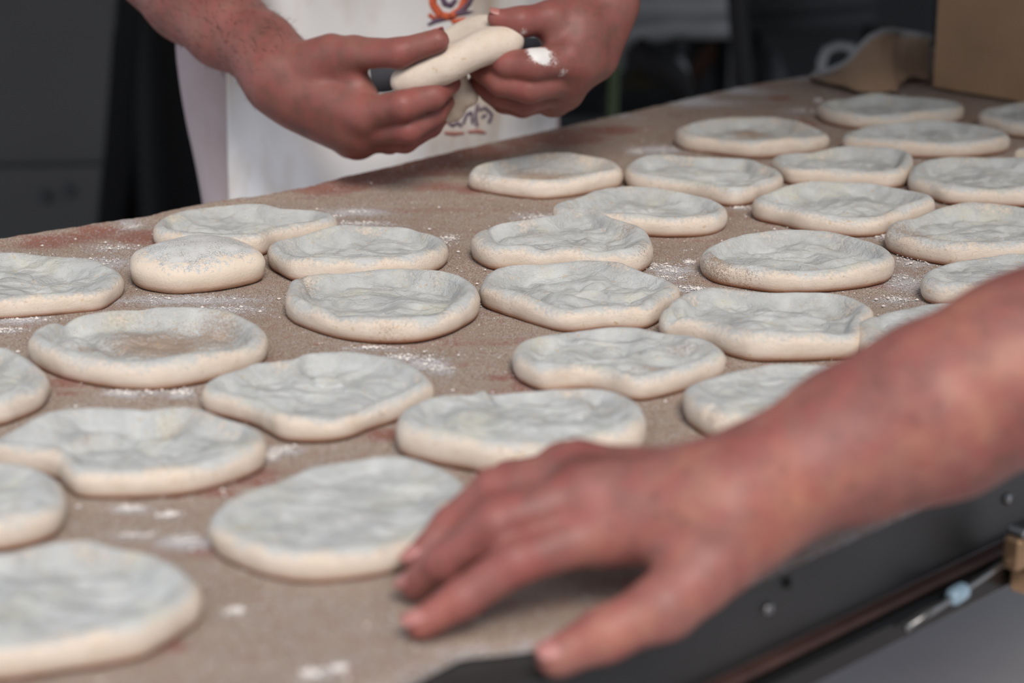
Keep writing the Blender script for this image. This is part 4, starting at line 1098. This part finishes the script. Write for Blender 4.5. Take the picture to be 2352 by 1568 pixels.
# pleated black backdrop added to darken the gap beside the locker
V = []; Fc = []
for j in range(2):
    for i in range(161):
        x_ = -1.35 + 1.50*i/160; V.append((x_, 4.3 + .02*math.sin(i*.9) + .01*math.sin(i*.37), 2.05*j + .01))
        V.append((x_, 4.31 + .02*math.sin(i*.9) + .01*math.sin(i*.37), 2.05*j + .01))
for i in range(160):
    a = 2*i; b = a+322; Fc += [(a, a+2, b+2, b), (a+1, b+1, b+3, a+3)]
cur = mesh('black_backdrop', V, Fc, M['black']); thing1(cur, 'added black pleated backdrop darkening the gap between the grey locker and the baker', 'curtain')
rb = empty('ribbed_duct', (-.66, 4.0, 0)); tag(rb, 'black ribbed hose standing upright in the dark gap left of the baker', 'hose')
pr = []
for k in range(70): z_ = .02*k; pr += [(.058, z_), (.072, z_+.010)]
MB().lathe((-.66, 4.0, 0), pr, 20).build('hose', M['black'], rb, True); MB().lathe((-.66, 4.0, 1.38), [(.075,0),(.08,.02),(.07,.04)], 20).build('cap', M['steel_black'], rb, True)
# low dark counter added to hide the lit floor behind the far end
ct = empty('dark_backing', (1.3, 5.1, 0)); tag(ct, 'dark grey counter added to darken the back, behind the tubular frame', 'counter')
MB().box((1.3, 5.15, .50), 3.0, .5, 1.0, None, .01).build('body', M['black'], ct)
for k in range(5): MB().box((.15+.58*k, 4.885, .42), .52, .02, .62, None, .006).build('panel', M['dark'], ct)
MB().box((1.3, 5.12, 1.03), 3.1, .6, .06, None, .01).build('counter_top', M['dark'], ct)
# tubular grey frame (trolley)
tr = empty('tubular_trolley', (.45, 3.75, 0)); tag(tr, 'grey tubular trolley frame seen between the baker and the black post', 'trolley')
def UY(px, py, y): r = ray(px, py); return Vector((0, 0, TZ+HC)) + r*(y/r.y)
def down(p): return Vector((p.x, p.y, 0.0))
YT = 3.7
MB().tube([UY(1380,8,YT), UY(1480,8,YT), UY(1600,8,YT), UY(1690,6,YT)], .030, 14).build('upper_rail', M['midgrey'], tr, True)
MB().tube([UY(1418,160,YT), UY(1421,128,YT), UY(1428,100,YT), UY(1445,80,YT), UY(1475,70,YT), UY(1530,62,YT), UY(1560,55,YT), UY(1600,62,YT), UY(1690,62,YT)], [.014,.015,.018,.022,.026,.024,.023,.022,.021], 14).build('bent_rail', M['midgrey'], tr, True)
MB().tube([UY(1560,60,YT+.05), UY(1556,90,YT+.05), UY(1553,118,YT+.05)], .013, 12).build('bracket', M['dark'], tr, True)
MB().tube([UY(1552,130,YT), UY(1560,160,YT), UY(1568,190,YT), UY(1566,210,YT)], [.012,.016,.018,.012], 12).build('grip', M['midgrey'], tr, True)
for x_ in (1395, 1665):
    p_ = UY(x_, 40, YT+.03); MB().tube([p_ + Vector((0,0,.05)), down(p_)], .015, 12).build('leg', M['steel_black'], tr, True)
q0 = UY(1455,108,YT-.03); q1 = UY(1560,188,YT-.03)
MB().tube([q0, q0.lerp(q1,.5), q1, q1 + Vector((.02,.05,-.12))], [.022,.030,.026,.01], 12).build('black_strap', M['black'], tr, True)
MB().box((UY(1540,255,YT).x, YT+.06, UY(1540,262,YT).z), .50, .26, .02, None, .004).build('deck', M['dark'], tr)
# things on and behind the trolley
gp = UY(1412,130,3.45); pt = MB().tube([gp + Vector((0,0,.02)), gp.lerp(Vector((gp.x-.012, gp.y, 0)), .5), Vector((gp.x-.015, gp.y, 0))], .0085, 12).build('green_pole', M['green'], None, True)
thing1(pt, 'slim faded green pole standing just right of the baker\'s left wrist', 'pole')
def sack(name, cx, cy, w, h, y, mat, label, cat, d=.14, bottom=None):
    c = UY(cx, cy, y); V = []; Fc = []; n = 28; mrows = 18
    ww = w*y/F; hh = h*y/F; zb = 0.0 if bottom is None else bottom; zt = c.z + hh/2
    for j in range(mrows+1):
        t = j/mrows; z = zb + (zt-zb)*t; s = min(1, math.sqrt(max(0, 1-((t-.5)*2)**8)))*(1 if t < .93 else .8) + .02
        for i in range(n):
            q = 2*math.pi*i/n; wob = 1 + .10*mn.noise(Vector((math.cos(q)*1.3, math.sin(q)*1.3, t*4 + cx)))
            V.append((c.x + ww/2*s*wob*math.cos(q), y + d/2*s*wob*math.sin(q), z))
    for j in range(mrows):
        for i in range(n): a = j*n+i; b = j*n+(i+1) % n; Fc.append((a, b, b+n, a+n))
    Fc.append(tuple(range(n))[::-1]); Fc.append(tuple(range(mrows*n, mrows*n+n)))
    o = mesh(name, V, Fc, M[mat]); thing1(o, label, cat); return o
sack('olive_sack', 1485, 200, 120, 130, 4.15, 'olive', 'dark olive and brown sack low behind the trolley, right of the green pole', 'sack', .2)
sack('brown_tub', 1636, 200, 110, 220, 4.25, 'brown', 'brown rounded tub behind the trolley, left of the black post', 'tub', .12)
sack('dark_bag', 1645, 215, 90, 170, 4.0, 'dark', 'dark grey bag in front of the brown tub', 'bag', .12)
sack('dark_bin', 1762, 200, 90, 200, 4.1, 'dark', 'dark bin just right of the black post', 'bin', .16)
bp0 = UY(1688,-60,3.3); bp = MB().box((0,0,0), .034, .034, 1, None, .003)
bpt = MB(); a_ = UY(1690,0,3.3); b_ = UY(1712,230,3.3); dr = (b_-a_)
bpt.tube([a_ - dr*1.2, a_, b_, a_ + dr*(a_.z/(-dr.z))], [.012,.014,.017,.019], 4)
bo = bpt.build('black_post', M['black']); thing1(bo, 'leaning black square post in front of the grey trolley rails', 'post')
br_ = empty('back_rail', (1.0, 4.6, 0)); tag(br_, 'pair of dim grey rails running behind the black post towards the cardboard box', 'rail')
MB().tube([UY(1715,12,4.5), UY(1850,4,4.5), UY(2010,-12,4.5)], .030, 12).build('rail', M['dark'], br_, True)
MB().tube([UY(1715,58,4.5), UY(1850,50,4.5), UY(2010,36,4.5)], .022, 12).build('rail', M['dark'], br_, True)
for x_ in (1740, 2000):
    p_ = UY(x_, 40, 4.53); MB().tube([p_ + Vector((0,0,.06)), down(p_)], .014, 10).build('leg', M['steel_black'], br_, True)
# grey ring handle near the end of the board
rc = UY(1918,150,3.0); hn = empty('wire_stand', (rc.x, rc.y, 0)); tag(hn, 'dim grey hoop stand rising behind the board\'s back edge, left of the linen hump', 'stand')
MB().tube([Vector((rc.x-.022, rc.y, 0))] + [UY(*p, 3.0) for p in ((1886,190),(1888,140),(1898,115),(1925,103),(1955,108),(1966,140),(1968,190))] + [Vector((rc.x+.030, rc.y, 0))], .0065, 12).build('hoop', M['midgrey'], hn, True)
MB().box((rc.x, rc.y, .006), .12, .10, .012, None, .002).build('base', M['dark'], hn)

# ------------------------------------------------------------------ cardboard box and linen at the end of the board
b0 = fr(2141, 207); BH = .34
bx = empty('cardboard_box', (b0.x, b0.y, TZ)); tag(bx, 'tall plain brown cardboard box standing on the far right end of the board', 'box')
AXB = (-VD, UD, Vector((0,0,1)))
def bxp(s, dpt, z): return b0 - VD*s + UD*dpt + Vector((0,0,z+.003))
for nm_, c_, sz in (('front_wall', bxp(.17,.002,BH/2), (.34,.004,BH)), ('back_wall', bxp(.17,.258,BH/2), (.34,.004,BH)), ('side_wall', bxp(.002,.13,BH/2), (.004,.252,BH)), ('side_wall', bxp(.338,.13,BH/2), (.004,.252,BH)), ('bottom', bxp(.17,.13,.002), (.33,.25,.004))):
    MB().box(c_, *sz, AXB, .0008).build(nm_, M['card'], bx)
for s_, t_ in ((.17, -1), (.17, 1)):
    ax_ = (-VD, (UD*t_*.8 + Vector((0,0,.6))).normalized(), (UD*t_*-.6 + Vector((0,0,.8))).normalized())
    MB().box(bxp(.17, .004 if t_ < 0 else .256, BH) + ax_[1]*.06, .33, .12, .004, ax_, .0008).build('flap', M['card'], bx)
cols = [((1868,176,2.36),(1868,182)),((1905,165,2.35),(1900,190)),((1940,150,2.34),(1935,198)),((1962,132,2.33),(1958,205)),((1980,108,2.32),(1978,210)),((2003,86,2.31),(2003,212)),((2028,75,2.31),(2030,212)),((2052,72,2.32),(2058,210)),
        ((2066,76,2.38),(2060,196)),((2085,79,2.46),(2080,182)),((2115,84,2.48),(2110,180)),((2136,89,2.48),(2134,184))]
V = []; Fc = []; R_n = 12; top_c = []
cc_ = []
for k in range(len(cols)-1):
    for q in range(3):
        t = q/3; a, b = cols[k], cols[k+1]
        cc_.append((tuple(a[0][i]*(1-t)+b[0][i]*t for i in range(3)), tuple(a[1][i]*(1-t)+b[1][i]*t for i in range(2))))
cc_.append(cols[-1])
for (tp, bt) in cc_:
    A = U(*tp); B = Z(*bt, .0065); top_c.append(A)
    for j in range(R_n+1):
        t = j/R_n; p = A.lerp(B, t); p = p + UD*(-.008*math.sin(t*math.pi)) + Vector((0,0,.0015*mn.noise(Vector((p.x*60, p.z*60, 2)))))
        V.append(p)
nn_ = len(V); V += [p + UD*.003 for p in V]; m_ = R_n+1; C_ = len(cc_)
for i in range(C_-1):
    for j in range(R_n): a = i*m_+j; Fc.append((a, a+1, a+m_+1, a+m_)); Fc.append((nn_+a, nn_+a+m_, nn_+a+m_+1, nn_+a+1))
rm = [i*m_ for i in range(C_)] + [(C_-1)*m_+j for j in range(1, m_)] + [i*m_+R_n for i in range(C_-2, -1, -1)] + [j for j in range(R_n-1, 0, -1)]
for a, b in zip(rm, rm[1:]+rm[:1]): Fc.append((b, a, a+nn_, b+nn_))
ln = empty('linen_cloth', tuple(Z(2000, 205))); tag(ln, 'humped brown linen cloth with pale hem, bunched against the cardboard box\'s left side', 'cloth')
mesh('cloth', V, Fc, M['canvas'], ln)
MB().tube(top_c, .0050, 10).build('hem', M['cloth_rim'], ln, True)
# crumbs of flour and bran on the board
random.seed(5); mbc = MB(); V = []; Fc = []
oct_ = [(1,0,0),(-1,0,0),(0,1,0),(0,-1,0),(0,0,1),(0,0,-1)]; of = [(0,2,4),(2,1,4),(1,3,4),(3,0,4),(2,0,5),(1,2,5),(3,1,5),(0,3,5)]
for k in range(9000):
    if random.random() < .6:
        f_ = random.choice(flour); c_ = f_[0]; ga, gb = random.gauss(0, f_[1]*.5), random.gauss(0, f_[2]*.5); x_ = c_.x + ga*f_[3] - gb*f_[4]; y_ = c_.y + ga*f_[4] + gb*f_[3]
    else:
        y_ = random.uniform(.80, 2.2); x_ = random.uniform(-.27, .27)*y_
    p = Vector((x_, y_, 0)); u, v = uv_of(p)
    if not (lerp_list(nu, u)+.012 < v < lerp_list(fu, u)-.012): continue
    r = random.uniform(.00025, .0008) if random.random() < .95 else random.uniform(.0010, .0016)
    n_ = len(V); V += [(x_+a*r*random.uniform(.7,1.3), y_+b*r*random.uniform(.7,1.3), TZ+.0009+c*r*.7) for a, b, c in oct_]; Fc += [tuple(n_+q for q in t) for t in of]
cr = mesh('flour_crumbs', V, Fc, simple('flour_crumb', '#dedcda', .9, 0, .05, 900, 0, '#cdc2b8'), board, False); cr['kind'] = 'stuff'
